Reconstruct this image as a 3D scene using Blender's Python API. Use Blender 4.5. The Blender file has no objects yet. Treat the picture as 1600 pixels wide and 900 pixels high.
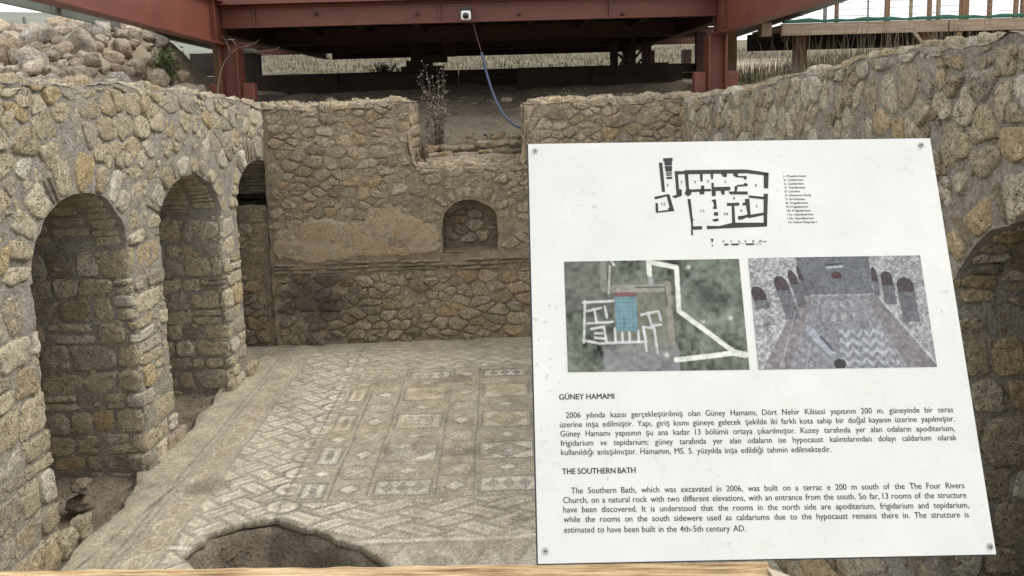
import bpy, bmesh, math, random
import numpy as np
from mathutils import Vector, Matrix, Euler
random.seed(7)
SC = bpy.context.scene
COL = SC.collection

# ------------------------------------------------------------------ camera
FPX, CX, CY = 1150.0, 800.0, 300.0
EYE = np.array([0, 0, 3.5])
_v = np.array([(779-CX)/FPX, (154-CY)/FPX, 1.0]); _v /= np.linalg.norm(_v)
_x = np.array([1, -.028, 0.0]); _x = _x - _v*(_x@_v); _x /= np.linalg.norm(_x)
_u = np.cross(_x, _v)
if _u[1] > 0: _u = -_u
MC = np.stack([_x, _v, _u], 1)            # world -> camera axes (right, down, forward)
cam_d = bpy.data.cameras.new('camera'); cam = bpy.data.objects.new('camera', cam_d); COL.objects.link(cam)
R = MC.T
right, down, fwd = R[:, 0], R[:, 1], R[:, 2]
m = Matrix(((right[0], -down[0], -fwd[0], EYE[0]), (right[1], -down[1], -fwd[1], EYE[1]),
            (right[2], -down[2], -fwd[2], EYE[2]), (0, 0, 0, 1)))
cam.matrix_world = m
cam_d.sensor_width = 36; cam_d.lens = FPX/1600*36; cam_d.shift_y = -150/1600
cam_d.clip_start = .05; cam_d.clip_end = 5000
SC.camera = cam

def ray(px, py): return R @ np.array([(px-CX)/FPX, (py-CY)/FPX, 1.0])
def atY(px, py, Y): d = ray(px, py); return EYE + d*(Y/d[1])

# ------------------------------------------------------------------ world, sun, exposure
EL, AZ = math.radians(52), math.radians(82)
w = bpy.data.worlds.new("World"); SC.world = w; w.use_nodes = True
nt = w.node_tree; nt.nodes.clear()
sky = nt.nodes.new('ShaderNodeTexSky'); sky.sky_type = 'NISHITA'; sky.sun_disc = False
sky.sun_elevation = EL; sky.sun_rotation = AZ; sky.dust_density = 3
tc = nt.nodes.new('ShaderNodeTexCoord'); cn = nt.nodes.new('ShaderNodeTexNoise'); cn.inputs['Scale'].default_value = 2.2
cn.inputs['Detail'].default_value = 5
nt.links.new(tc.outputs['Generated'], cn.inputs['Vector'])
cr = nt.nodes.new('ShaderNodeValToRGB'); cr.color_ramp.elements[0].position = .3; cr.color_ramp.elements[1].position = .75
cr.color_ramp.elements[0].color = (12.5, 12.5, 12.5, 1); cr.color_ramp.elements[1].color = (15.5, 15.4, 15.3, 1)
nt.links.new(cn.outputs['Fac'], cr.inputs['Fac'])
mx = nt.nodes.new('ShaderNodeMix'); mx.data_type = 'RGBA'; mx.inputs['Factor'].default_value = .88
nt.links.new(sky.outputs['Color'], mx.inputs['A']); nt.links.new(cr.outputs['Color'], mx.inputs['B'])
bg = nt.nodes.new('ShaderNodeBackground'); bg.inputs['Strength'].default_value = .098
nt.links.new(mx.outputs['Result'], bg.inputs['Color'])
wo = nt.nodes.new('ShaderNodeOutputWorld'); nt.links.new(bg.outputs[0], wo.inputs[0])
sun_d = bpy.data.lights.new('sun', 'SUN'); sun_d.energy = 1.9; sun_d.angle = math.radians(22); sun_d.color = (1, .95, .88)
sun = bpy.data.objects.new('sun', sun_d); COL.objects.link(sun)
sdir = Vector((math.sin(AZ)*math.cos(EL), math.cos(AZ)*math.cos(EL), math.sin(EL)))   # towards the sun: right of the camera
sun.rotation_euler = sdir.to_track_quat('Z', 'Y').to_euler()
SC.view_settings.view_transform = 'Standard'; SC.view_settings.look = 'None'
SC.view_settings.exposure = 0.33; SC.view_settings.gamma = 1

# ------------------------------------------------------------------ noise
_rs = np.random.RandomState(3); _T = _rs.rand(32768)*2-1
def _h(i, j, k, s): return _T[((i*73856093) ^ (j*19349663) ^ (k*83492791) ^ (s*2654435)) & 32767]
def vn(p, s=0):
    p = np.asarray(p, float); i = np.floor(p).astype(np.int64); f = p-i; f = f*f*(3-2*f)
    o = 0
    for a in (0, 1):
        for b in (0, 1):
            for c in (0, 1):
                wgt = (f[..., 0] if a else 1-f[..., 0])*(f[..., 1] if b else 1-f[..., 1])*(f[..., 2] if c else 1-f[..., 2])
                o = o + wgt*_h(i[..., 0]+a, i[..., 1]+b, i[..., 2]+c, s)
    return o
def fbm(p, s=0, n=4):
    p = np.asarray(p, float); o = 0; a = 1.0; t = 0
    for k in range(n): o = o + a*vn(p*(2.03**k)+k*7.7, s+k); t += a; a *= .5
    return o/t*1.4
def v3(x, y, z=0): return np.stack(np.broadcast_arrays(np.asarray(x, float), np.asarray(y, float), np.asarray(z, float)), -1)
def dvec(p, amp=.02, sc=4.0):
    p = np.asarray(p, float)
    return amp*np.stack([fbm(p*sc, 11, 3), fbm(p*sc+31.7, 23, 3), fbm(p*sc+77.1, 37, 3)], -1)
def sstep(a, b, x): t = np.clip((x-a)/(b-a), 0, 1); return t*t*(3-2*t)

# ------------------------------------------------------------------ objects
def tag(o, label=None, cat=None, group=None, kind=None):
    if label: o['label'] = label
    if cat: o['category'] = cat
    if group: o['group'] = group
    if kind: o['kind'] = kind
    return o
def thing(name, label, cat, loc=(0, 0, 0), group=None):
    o = bpy.data.objects.new(name, None); COL.objects.link(o); o.location = loc; o.empty_display_size = .1
    return tag(o, label, cat, group)
def link(name, me, mat=None, parent=None, loc=None):
    o = bpy.data.objects.new(name, me); COL.objects.link(o)
    if mat is not None and not me.materials: me.materials.append(mat)
    if loc is not None: o.location = loc
    if parent is not None: o.parent = parent
    return o
def mesh(name, V, Fc, smooth=False):
    me = bpy.data.meshes.new(name); me.from_pydata([tuple(map(float, v)) for v in V], [], [tuple(map(int, f)) for f in Fc]); me.update()
    if smooth: me.polygons.foreach_set('use_smooth', [True]*len(me.polygons))
    return me
def wobj(name, V, Fc, mat, parent=None, smooth=False):
    """mesh given in world coordinates; origin put at its centre, kept in place under its parent"""
    V = np.asarray(V, float); c = V.mean(0); me = mesh(name, V-c, Fc, smooth)
    pl = np.array(parent_world(parent)) if parent is not None else 0
    return link(name, me, mat, parent, tuple(c-pl))
def parent_world(p):
    v = Vector((0, 0, 0))
    while p is not None: v = v+p.location; p = p.parent
    return v
class MB:
    def __init__(s): s.V = []; s.F = []
    def add(s, V, Fc):
        n = len(s.V); s.V += [tuple(v) for v in V]; s.F += [tuple(i+n for i in f) for f in Fc]; return s
    def box(s, a, b, bev=0):
        x0, y0, z0 = a; x1, y1, z1 = b
        V = [(x0, y0, z0), (x1, y0, z0), (x1, y1, z0), (x0, y1, z0), (x0, y0, z1), (x1, y0, z1), (x1, y1, z1), (x0, y1, z1)]
        return s.add(V, [(3, 2, 1, 0), (4, 5, 6, 7), (0, 1, 5, 4), (1, 2, 6, 5), (2, 3, 7, 6), (3, 0, 4, 7)])
    def bar(s, p, q, wd, hh=None, up=(0, 0, 1)):
        hh = hh or wd; p = np.array(p, float); q = np.array(q, float); d = q-p; d /= np.linalg.norm(d)
        up = np.array(up, float)
        if abs(d@up) > .95: up = np.array([1., 0, 0])
        a = np.cross(d, up); a /= np.linalg.norm(a); b = np.cross(a, d)
        V = []
        for c in (p, q):
            for i, j in ((-1, -1), (1, -1), (1, 1), (-1, 1)): V.append(c+a*i*wd/2+b*j*hh/2)
        return s.add(V, [(3, 2, 1, 0), (4, 5, 6, 7), (0, 1, 5, 4), (1, 2, 6, 5), (2, 3, 7, 6), (3, 0, 4, 7)])
    def tube(s, pts, r, n=8, caps=True):
        pts = [np.array(p, float) for p in pts]; rr = r if hasattr(r, '__len__') else [r]*len(pts)
        base = len(s.V); prev = None
        for i, p in enumerate(pts):
            d = pts[min(i+1, len(pts)-1)]-pts[max(i-1, 0)]; d = d/(np.linalg.norm(d)+1e-9)
            if prev is None:
                u = np.array([0, 0, 1.]) if abs(d[2]) < .9 else np.array([1., 0, 0])
            else: u = prev
            a = np.cross(d, u); a /= np.linalg.norm(a)+1e-9; b = np.cross(a, d); prev = b
            for k in range(n):
                t = 2*math.pi*k/n; s.V.append(tuple(p+rr[i]*(a*math.cos(t)+b*math.sin(t))))
        for i in range(len(pts)-1):
            for k in range(n):
                s.F.append((base+i*n+k, base+i*n+(k+1) % n, base+(i+1)*n+(k+1) % n, base+(i+1)*n+k))
        if caps:
            s.F.append(tuple(base+k for k in range(n))[::-1]); s.F.append(tuple(base+(len(pts)-1)*n+k for k in range(n)))
        return s
    def build(s, name, mat, parent=None, smooth=False, bevel=0):
        o = wobj(name, s.V, s.F, mat, parent, smooth)
        if bevel:
            bm = bmesh.new(); bm.from_mesh(o.data)
            bmesh.ops.bevel(bm, geom=list(bm.edges), offset=bevel, segments=2, affect='EDGES', profile=.6)
            bm.to_mesh(o.data); bm.free()
        return o
def grid_faces(nu, nv, off=0):
    a = np.arange(nu*nv).reshape(nu, nv)+off
    return np.stack([a[:-1, :-1], a[1:, :-1], a[1:, 1:], a[:-1, 1:]], -1).reshape(-1, 4)

# ------------------------------------------------------------------ materials
def mat_new(name):
    mt = bpy.data.materials.new(name); mt.use_nodes = True; nt = mt.node_tree
    return mt, nt, nt.nodes['Principled BSDF']
def N(nt, t, **kw):
    n = nt.nodes.new('ShaderNode'+t)
    for k, v in kw.items():
        if k in n.inputs: n.inputs[k].default_value = v
        else: setattr(n, k, v)
    return n
def L(nt, a, b): nt.links.new(a, b)
def noise(nt, vec, scale, detail=4, rough=.6):
    n = N(nt, 'TexNoise'); n.inputs['Scale'].default_value = scale; n.inputs['Detail'].default_value = detail
    n.inputs['Roughness'].default_value = rough; L(nt, vec, n.inputs['Vector']); return n.outputs['Fac']
def ramp(nt, fac, stops, interp='LINEAR'):
    r = N(nt, 'ValToRGB'); r.color_ramp.interpolation = interp; e = r.color_ramp.elements
    while len(e) < len(stops): e.new(.5)
    for i, (p, c) in enumerate(stops): e[i].position = p; e[i].color = (*c, 1) if len(c) == 3 else c
    L(nt, fac, r.inputs['Fac']); return r.outputs['Color']
def mixc(nt, a, b, fac, mode='MIX'):
    m_ = N(nt, 'Mix', data_type='RGBA', blend_type=mode)
    for s_, v in (('A', a), ('B', b)):
        if hasattr(v, 'node'): L(nt, v, m_.inputs[s_])
        else: m_.inputs[s_].default_value = (*v, 1)
    if hasattr(fac, 'node'): L(nt, fac, m_.inputs['Factor'])
    else: m_.inputs['Factor'].default_value = fac
    return m_.outputs['Result']
def math_(nt, op, a, b=None):
    n = N(nt, 'Math', operation=op)
    for i, v in enumerate((a, b)):
        if v is None: continue
        if hasattr(v, 'node'): L(nt, v, n.inputs[i])
        else: n.inputs[i].default_value = v
    return n.outputs[0]
def bump(nt, h, dist, strength, prev=None):
    b = N(nt, 'Bump'); b.inputs['Distance'].default_value = dist; b.inputs['Strength'].default_value = strength
    L(nt, h, b.inputs['Height'])
    if prev is not None: L(nt, prev, b.inputs['Normal'])
    return b.outputs['Normal']

def stone_mat(name, stops, pits=1.0, mott=.5, soot_shade=False, dirt=(.20, .17, .13), dirt_amt=.35, gain=1.0):
    mt, nt, bs = mat_new(name)
    pos = N(nt, 'NewGeometry').outputs['Position']; rnd = N(nt, 'ObjectInfo').outputs['Random']
    vo = N(nt, 'TexVoronoi'); vo.inputs['Scale'].default_value = 3.1; L(nt, pos, vo.inputs['Vector'])
    col = ramp(nt, rnd, [(p, tuple(gain*x for x in c)) for p, c in stops])
    big = noise(nt, pos, 5.5, 5, .65); mid = noise(nt, pos, 24, 6, .78); fine = noise(nt, pos, 62, 4, .8)
    col = mixc(nt, col, ramp(nt, mid, [(.32, (.30, .27, .24)), (.5, (.88, .86, .82)), (.68, (1.55, 1.5, 1.4))]), mott, 'MULTIPLY')
    col = mixc(nt, col, ramp(nt, fine, [(.34, (.36, .33, .29)), (.52, (1, 1, 1)), (.7, (1.45, 1.4, 1.3))]), .6*mott+.25, 'MULTIPLY')
    # ochre bloom and grey lichen
    col = mixc(nt, col, (.40, .27, .13), ramp(nt, noise(nt, pos, 8.5, 3, .6), [(.56, (0, 0, 0)), (.75, (.55, .55, .55))]))
    col = mixc(nt, col, dirt, ramp(nt, big, [(.42, (0, 0, 0)), (.72, (dirt_amt,)*3)]))
    pv = N(nt, 'TexVoronoi'); pv.inputs['Scale'].default_value = 46; dn = N(nt, 'TexNoise'); dn.inputs['Scale'].default_value = 30; dn.inputs['Detail'].default_value = 3; L(nt, pos, dn.inputs['Vector']); dm = N(nt, 'VectorMath', operation='MULTIPLY_ADD'); L(nt, dn.outputs['Color'], dm.inputs[0]); dm.inputs[1].default_value = (.05, .05, .05); L(nt, pos, dm.inputs[2]); L(nt, dm.outputs[0], pv.inputs['Vector'])
    pmask = ramp(nt, pv.outputs['Distance'], [(.12, (0, 0, 0)), (.42, (1, 1, 1))])
    gate = ramp(nt, noise(nt, pos, 9, 3), [(.38, (1, 1, 1)), (.52, (0, 0, 0))])
    pm = mixc(nt, pmask, (1, 1, 1), gate)
    col = mixc(nt, col, mixc(nt, (.34, .30, .24), (1, 1, 1), pm), .85*min(pits, 1), 'MULTIPLY')
    if soot_shade:  # dark patch low on back wall: soot plus shade painted toward last arch
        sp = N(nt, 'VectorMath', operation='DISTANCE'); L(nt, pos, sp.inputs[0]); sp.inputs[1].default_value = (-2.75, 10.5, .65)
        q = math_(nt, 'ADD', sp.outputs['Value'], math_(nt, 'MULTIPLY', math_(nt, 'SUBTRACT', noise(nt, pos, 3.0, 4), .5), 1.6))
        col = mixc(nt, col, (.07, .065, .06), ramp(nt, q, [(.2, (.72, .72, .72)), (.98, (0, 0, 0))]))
    L(nt, col, bs.inputs['Base Color']); bs.inputs['Roughness'].default_value = .93; bs.inputs['Specular IOR Level'].default_value = .2
    n1 = bump(nt, mid, .045, 1.0); n1 = bump(nt, fine, .008, .9, n1); n1 = bump(nt, pm, .012*pits, .9, n1)
    L(nt, n1, bs.inputs['Normal']); return mt
def plain_rough(name, stops, scale=6, rough=.9, bd=.01, bscale=60, spec=.2, fine_amt=.4):
    mt, nt, bs = mat_new(name); pos = N(nt, 'NewGeometry').outputs['Position']
    col = ramp(nt, noise(nt, pos, scale, 6, .65), stops)
    fine = noise(nt, pos, bscale, 5, .75)
    col = mixc(nt, col, ramp(nt, fine, [(.34, (.45, .43, .40)), (.52, (1, 1, 1)), (.7, (1.4, 1.37, 1.3))]), fine_amt, 'MULTIPLY')
    L(nt, col, bs.inputs['Base Color']); bs.inputs['Roughness'].default_value = rough; bs.inputs['Specular IOR Level'].default_value = spec
    n1 = bump(nt, noise(nt, pos, bscale/4, 5, .7), bd*3, .8); L(nt, bump(nt, fine, bd, .8, n1), bs.inputs['Normal']); return mt
def paint(name, c, rough=.5, var=.25, metal=0):
    mt, nt, bs = mat_new(name); pos = N(nt, 'NewGeometry').outputs['Position']
    a = tuple(x*(1-var) for x in c); b = tuple(x*(1+var) for x in c)
    col = ramp(nt, noise(nt, pos, 2.5, 7, .7), [(.3, a), (.7, b)])
    L(nt, col, bs.inputs['Base Color']); bs.inputs['Roughness'].default_value = rough; bs.inputs['Metallic'].default_value = metal
    L(nt, bump(nt, noise(nt, pos, 40, 4), .002, .4), bs.inputs['Normal']); return mt

warm = [(0, (.37, .325, .225)), (.2, (.44, .40, .30)), (.38, (.30, .26, .19)), (.5, (.50, .46, .36)), (.62, (.34, .31, .26)), (.74, (.42, .33, .20)), (.86, (.52, .50, .43)), (1, (.25, .225, .18))]
M_wall = stone_mat('travertine rubble', warm, 1.0, .6, gain=1.66, dirt_amt=.18)
M_back = stone_mat('weathered rubble', [(0, (.30, .25, .18)), (.3, (.37, .32, .24)), (.5, (.22, .195, .155)), (.66, (.38, .29, .18)), (.82, (.42, .38, .30)), (1, (.25, .22, .18))], .8, .7, soot_shade=True, gain=1.78)
M_heap = stone_mat('pale field stone', [(0, (.68, .57, .44)), (.25, (.82, .74, .62)), (.45, (.52, .47, .40)), (.62, (.70, .56, .44)), (.8, (.62, .58, .52)), (1, (.85, .82, .76))], .6, .75, dirt_amt=.3)
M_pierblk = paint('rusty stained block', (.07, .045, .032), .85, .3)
M_shadeboard = paint('deck shade board', (.042, .028, .021), .85, .5)  # near-black tone stands for the shade under the platform
M_dirtstone = stone_mat('earth-stained stone', [(0, (.27, .23, .17)), (1, (.33, .28, .21))], .4, .6)
M_brick = stone_mat('old flat brick', [(0, (.42, .37, .29)), (.5, (.46, .38, .28)), (1, (.38, .35, .29))], .3, .5)
M_mortar = plain_rough('lime mortar', [(.3, (.24, .22, .185)), (.5, (.325, .302, .26)), (.72, (.41, .385, .33))], 9, bd=.013, bscale=42, fine_amt=.85)
M_mortar_b = plain_rough('old lime mortar', [(.3, (.26, .21, .15)), (.5, (.37, .31, .225)), (.72, (.46, .39, .29))], 7, bd=.014, bscale=45, fine_amt=.8)
M_plaster = plain_rough('remains of plaster', [(.3, (.33, .24, .15)), (.45, (.42, .36, .26)), (.6, (.40, .29, .18)), (.8, (.50, .44, .33))], 5, bd=.006, bscale=40, fine_amt=.7)
M_earth = plain_rough('dry earth', [(.3, (.15, .125, .09)), (.5, (.22, .185, .14)), (.7, (.31, .27, .21))], 4, bd=.016, bscale=40, fine_amt=.8)
M_field = plain_rough('dry grassy ground', [(.3, (.22, .20, .13)), (.5, (.33, .30, .21)), (.7, (.42, .39, .29))], 1.3, bd=.03, bscale=14, fine_amt=.8)
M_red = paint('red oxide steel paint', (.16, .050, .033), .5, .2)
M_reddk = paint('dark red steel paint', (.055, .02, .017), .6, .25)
M_grey = paint('galvanised grey steel', (.14, .16, .14), .5, .15)
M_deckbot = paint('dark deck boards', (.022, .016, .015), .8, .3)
M_black = paint('black plastic', (.012, .012, .014), .35, .1)
M_white = paint('white plastic', (.72, .72, .70), .35, .03)
M_lens = paint('camera lens', (.01, .01, .012), .08, .1)
M_cable = paint('blue grey cable sleeve', (.055, .085, .15), .55, .2)
M_cable_r = paint('thin red wire', (.10, .04, .04), .5, .1)
M_green = paint('green shade net', (.02, .10, .065), .8, .3)
M_twig = paint('grey dry twig', (.17, .13, .10), .8, .3)
M_straw = paint('straw', (.165, .14, .095), .85, .45)
M_leaf = paint('fresh green leaves', (.10, .16, .045), .7, .35)
M_seed = paint('white seed heads', (.5, .47, .40), .8, .2)
M_wire = paint('grey wire', (.22, .22, .22), .5, .1)
M_screw = paint('steel screw', (.45, .45, .45), .3, .1, .8)
M_rope = paint('cream cord', (.50, .45, .34), .85, .2)
M_hill = plain_rough('far hills', [(.3, (.13, .15, .13)), (.7, (.20, .21, .17))], .02, bd=.01, bscale=.3)
M_ink = paint('printed ink', (.018, .02, .02), .5, .05)

def wood_mat(name, c0, c1, c2, ax=0, s=1.0):
    mt, nt, bs = mat_new(name); pos = N(nt, 'NewGeometry').outputs['Position']
    mp = N(nt, 'Mapping'); sc = [26*s, 26*s, 26*s]; sc[ax] = 1.2*s; mp.inputs['Scale'].default_value = sc; L(nt, pos, mp.inputs['Vector'])
    g = noise(nt, mp.outputs['Vector'], 2.2, 7, .7)
    col = ramp(nt, g, [(.3, c0), (.5, c1), (.68, c2)])
    L(nt, col, bs.inputs['Base Color']); bs.inputs['Roughness'].default_value = .8; bs.inputs['Specular IOR Level'].default_value = .25
    L(nt, bump(nt, g, .004, .9), bs.inputs['Normal']); return mt
M_rail = wood_mat('sawn pine rail', (.10, .05, .022), (.40, .28, .15), (.66, .53, .34), 0, 2.2)
M_wood = wood_mat('weathered timber', (.20, .14, .09), (.34, .26, .19), (.42, .35, .27), 0)
M_post = wood_mat('brown timber post', (.13, .07, .04), (.22, .13, .075), (.29, .19, .12), 2)

def attr_mat(name, rough=.9, grain=300, bd=.002, tess=0):
    mt, nt, bs = mat_new(name); pos = N(nt, 'NewGeometry').outputs['Position']
    at = N(nt, 'Attribute'); at.attribute_name = 'Col'
    col = at.outputs['Color']
    if tess:
        vo = N(nt, 'TexVoronoi'); vo.inputs['Scale'].default_value = tess; vo.inputs['Randomness'].default_value = .55; L(nt, pos, vo.inputs['Vector'])
        wv = mixc(nt, (.66, .65, .64), (1.34, 1.32, 1.28), vo.outputs['Color'])
        col = mixc(nt, col, wv, .9, 'MULTIPLY')
        ve = N(nt, 'TexVoronoi', feature='DISTANCE_TO_EDGE'); ve.inputs['Scale'].default_value = tess; ve.inputs['Randomness'].default_value = .55; L(nt, pos, ve.inputs['Vector'])
        ed = ramp(nt, ve.outputs['Distance'], [(.02, (.66, .65, .62)), (.14, (1, 1, 1))])
        col = mixc(nt, col, ed, .8, 'MULTIPLY')
        big = noise(nt, pos, 3.3, 6, .7)
        col = mixc(nt, col, ramp(nt, big, [(.34, (.72, .70, .66)), (.52, (1, 1, 1)), (.75, (1.12, 1.11, 1.08))]), .8, 'MULTIPLY')
        n1 = bump(nt, big, .03, .5); L(nt, bump(nt, ed, .003, .8, n1), bs.inputs['Normal'])
    L(nt, col, bs.inputs['Base Color']); bs.inputs['Roughness'].default_value = rough; bs.inputs['Specular IOR Level'].default_value = .25
    return mt
M_mosaic = attr_mat('mosaic tesserae', tess=58)
M_print = attr_mat('printed picture', .45)

def set_col(me, cols):
    ca = me.color_attributes.new('Col', 'FLOAT_COLOR', 'POINT')
    a = np.ones((len(cols), 4), np.float32); a[:, :3] = np.clip(cols, 0, 1); ca.data.foreach_set('color', a.ravel())

# ================================================================== MASONRY
def stone_mesh(outline, Fm, h, rng, name='stone', n=None):
    """outline: (n,2) in patch coordinates; Fm maps (u,v)->(pos, normal)"""
    o = np.asarray(outline); c = o.mean(0); n = len(o)
    P0, N0 = Fm(c[None, 0], c[None, 1]); V = []; sd = rng.randint(0, 9999)
    prof = [(1.06, -.03), (1.0, .0*h), (.97, .60*h), (.89, .92*h), (.62, 1.0*h), (.3, 1.02*h)]; NR = len(prof)
    tilt = rng.uniform(-.25, .25, 2)
    for s, hh in prof:
        q = c+(o-c)*s; P, Nn = Fm(q[:, 0], q[:, 1])
        hv = np.full(n, hh)
        if hh > .5*h:
            hv = hv+h*(tilt[0]*(q[:, 0]-c[0])/(np.ptp(o[:, 0])+1e-6)*2+tilt[1]*(q[:, 1]-c[1])/(np.ptp(o[:, 1])+1e-6)*2)*.6
            hv = hv+(.4*h+.003)*vn(P*13, sd % 50)+(.25*h+.003)*vn(P*38, sd % 50)
        V.append(P+Nn*hv[:, None])
    V.append(P0+N0*(h*1.1)); V = np.concatenate(V)
    Fc = []
    for r in range(NR-1):
        for k in range(n): Fc.append((r*n+k, r*n+(k+1) % n, (r+1)*n+(k+1) % n, (r+1)*n+k))
    for k in range(n): Fc.append(((NR-1)*n+k, (NR-1)*n+(k+1) % n, NR*n))
    return V, Fc
def blob(quad, rng, gap, n=14, rough=.09, shrink_to=None):
    """rounded irregular outline inside a cell given by four corners (ccw)"""
    q = np.asarray(quad, float); c = q.mean(0)
    wv = np.linalg.norm(q[1]-q[0])+np.linalg.norm(q[2]-q[3]); hv = np.linalg.norm(q[3]-q[0])+np.linalg.norm(q[2]-q[1])
    gw = max(.35, 1-2*gap/(wv/2)); gh = max(.35, 1-2*gap/(hv/2))
    e = rng.uniform(3.0, 8.0); out = []
    ph = rng.uniform(0, 6.28, 3); am = rng.uniform(0, rough, 3)
    for k in range(n):
        t = 2*math.pi*(k+rng.uniform(-.2, .2))/n; ct, st = math.cos(t), math.sin(t)
        r = (abs(ct)**e+abs(st)**e)**(-1/e)
        r *= 1+am[0]*math.sin(2*t+ph[0])+am[1]*math.sin(3*t+ph[1])+am[2]*math.sin(5*t+ph[2])-rough*.4
        s, tt = r*ct*gw, r*st*gh
        a = (s+1)/2; b = (tt+1)/2
        out.append(q[0]*(1-a)*(1-b)+q[1]*a*(1-b)+q[2]*a*b+q[3]*(1-a)*b)
    return np.array(out)
def cells(u0, u1, v0, v1, rng, hmin, hmax, wmin, wmax, wob=.035, skip=.04, split=.12, tile=.05):
    rows = [v0]
    while rows[-1] < v1-hmin*.6: rows.append(rows[-1]+rng.uniform(hmin, hmax))
    sd = rng.randint(0, 40)
    def bnd(k, u): return rows[k]+wob*float(fbm(np.array([[u*1.6, k*5.3, 0]]), sd, 2)[0])
    out = []
    for k in range(len(rows)-1):
        hgt = rows[k+1]-rows[k]
        u = u0-rng.uniform(0, wmax); su = 0
        while u < u1:
            wd = rng.uniform(wmin, wmax)*(.8+.4*hgt/hmax); s2 = rng.uniform(-.03, .03); un = u+wd
            q = [(u-su, bnd(k, u-su)), (un-s2, bnd(k, un-s2)), (un+s2, bnd(k+1, un+s2)), (u+su, bnd(k+1, u+su))]
            r = rng.uniform(0, 1)
            if r < skip: pass
            elif r < skip+split and hgt > hmin*1.15:
                f = rng.uniform(.4, .6); a = [tuple(np.array(q[0])*(1-f)+np.array(q[3])*f), tuple(np.array(q[1])*(1-f)+np.array(q[2])*f)]
                out.append(([q[0], q[1], a[1], a[0]], 's')); out.append(([a[0], a[1], q[2], q[3]], 's'))
            elif r < skip+split+tile:
                for f0, f1 in ((0, .3), (.34, .64), (.68, .98)):
                    f_ = lambda f, i, j: tuple(np.array(q[i])*(1-f)+np.array(q[j])*f)
                    out.append(([f_(f0, 0, 3), f_(f0, 1, 2), f_(f1, 1, 2), f_(f1, 0, 3)], 't'))
            elif r > .90 and wd > (wmin+wmax)/2:
                f = rng.uniform(.4, .6); b = [tuple(np.array(q[0])*(1-f)+np.array(q[1])*f), tuple(np.array(q[3])*(1-f)+np.array(q[2])*f)]
                out.append(([q[0], b[0], b[1], q[3]], 's')); out.append(([b[0], q[1], q[2], b[1]], 's'))
            else: out.append((q, 'n'))
            u = un; su = s2
    return out
def resample(poly, n, rnd_):
    P = np.asarray(poly, float)
    for _ in range(rnd_):
        Q = np.roll(P, -1, 0); P = np.stack([P*.8+Q*.2, P*.2+Q*.8], 1).reshape(-1, 2)
    Q = np.vstack([P, P[:1]]); d = np.concatenate([[0], np.cumsum(np.hypot(*np.diff(Q, axis=0).T))])
    t = np.linspace(0, d[-1], n, endpoint=False); return np.stack([np.interp(t, d, Q[:, 0]), np.interp(t, d, Q[:, 1])], 1)
def vcells(u0, u1, v0, v1, rng, w_, h_, jit=.42, skip=.05, split=.22):
    """irregular interlocking cells: Voronoi cells of a jittered brick grid with some small fillers"""
    st = []; r = 0; v = v0-h_*.5
    while v < v1+h_:
        hh = h_*rng.uniform(.78, 1.22); u = u0-w_*rng.uniform(0, 1)-w_
        while u < u1+w_:
            ww = w_*rng.uniform(.65, 1.4); p = (u+ww/2+rng.uniform(-jit, jit)*ww*.4, v+hh/2+rng.uniform(-jit, jit)*hh*.8)
            st.append(p); u += ww
            if rng.rand() < split: st.append((u+rng.uniform(-.1, .1)*ww, p[1]+rng.choice([-.5, .5])*hh*rng.uniform(.6, 1)))
        v += hh
    S = np.array(st); A = S*np.array([1, w_/h_]); out = []
    for i in range(len(S)):
        if not (u0 <= S[i, 0] <= u1 and v0 <= S[i, 1] <= v1+h_*.4): continue
        if rng.rand() < skip: continue
        d = A-A[i]; dd = (d**2).sum(1); nb = np.argsort(dd)[1:14]
        R_ = w_*1.1; poly = [(-R_, -R_), (R_, -R_), (R_, R_), (-R_, R_)]
        for j in nb:
            n_ = d[j]; c_ = dd[j]/2; q = []
            for k in range(len(poly)):
                a, b = poly[k], poly[(k+1) % len(poly)]; da = a[0]*n_[0]+a[1]*n_[1]-c_; db = b[0]*n_[0]+b[1]*n_[1]-c_
                if da <= 0: q.append(a)
                if da*db < 0: t = da/(da-db); q.append((a[0]+(b[0]-a[0])*t, a[1]+(b[1]-a[1])*t))
            poly = q
            if len(poly) < 3: break
        if len(poly) < 3: continue
        P = np.array(poly)+A[i]; P[:, 1] *= h_/w_
        out.append((P, 'v'))
    return out
def vblob(P, rng, gap, n=18, rough=.05):
    o = resample(P, n, 2 if rng.rand() < .6 else 1); c = o.mean(0); d = o-c; r = np.hypot(d[:, 0], d[:, 1])
    mn = r.mean(); k = np.clip(1-gap/(r+1e-6)*rng.uniform(.8, 1.3), .3, 1); k *= 1+rough*rng.uniform(-1, 1, n)
    ph = rng.uniform(0, 6.28); a = np.arange(n)*2*math.pi/n; k *= 1+rng.uniform(0, .06)*np.sin(3*a+ph)
    return c+d*k[:, None]
def area(o): x, y = o[:, 0], o[:, 1]; return .5*abs(np.dot(x, np.roll(y, 1))-np.dot(y, np.roll(x, 1)))
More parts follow.
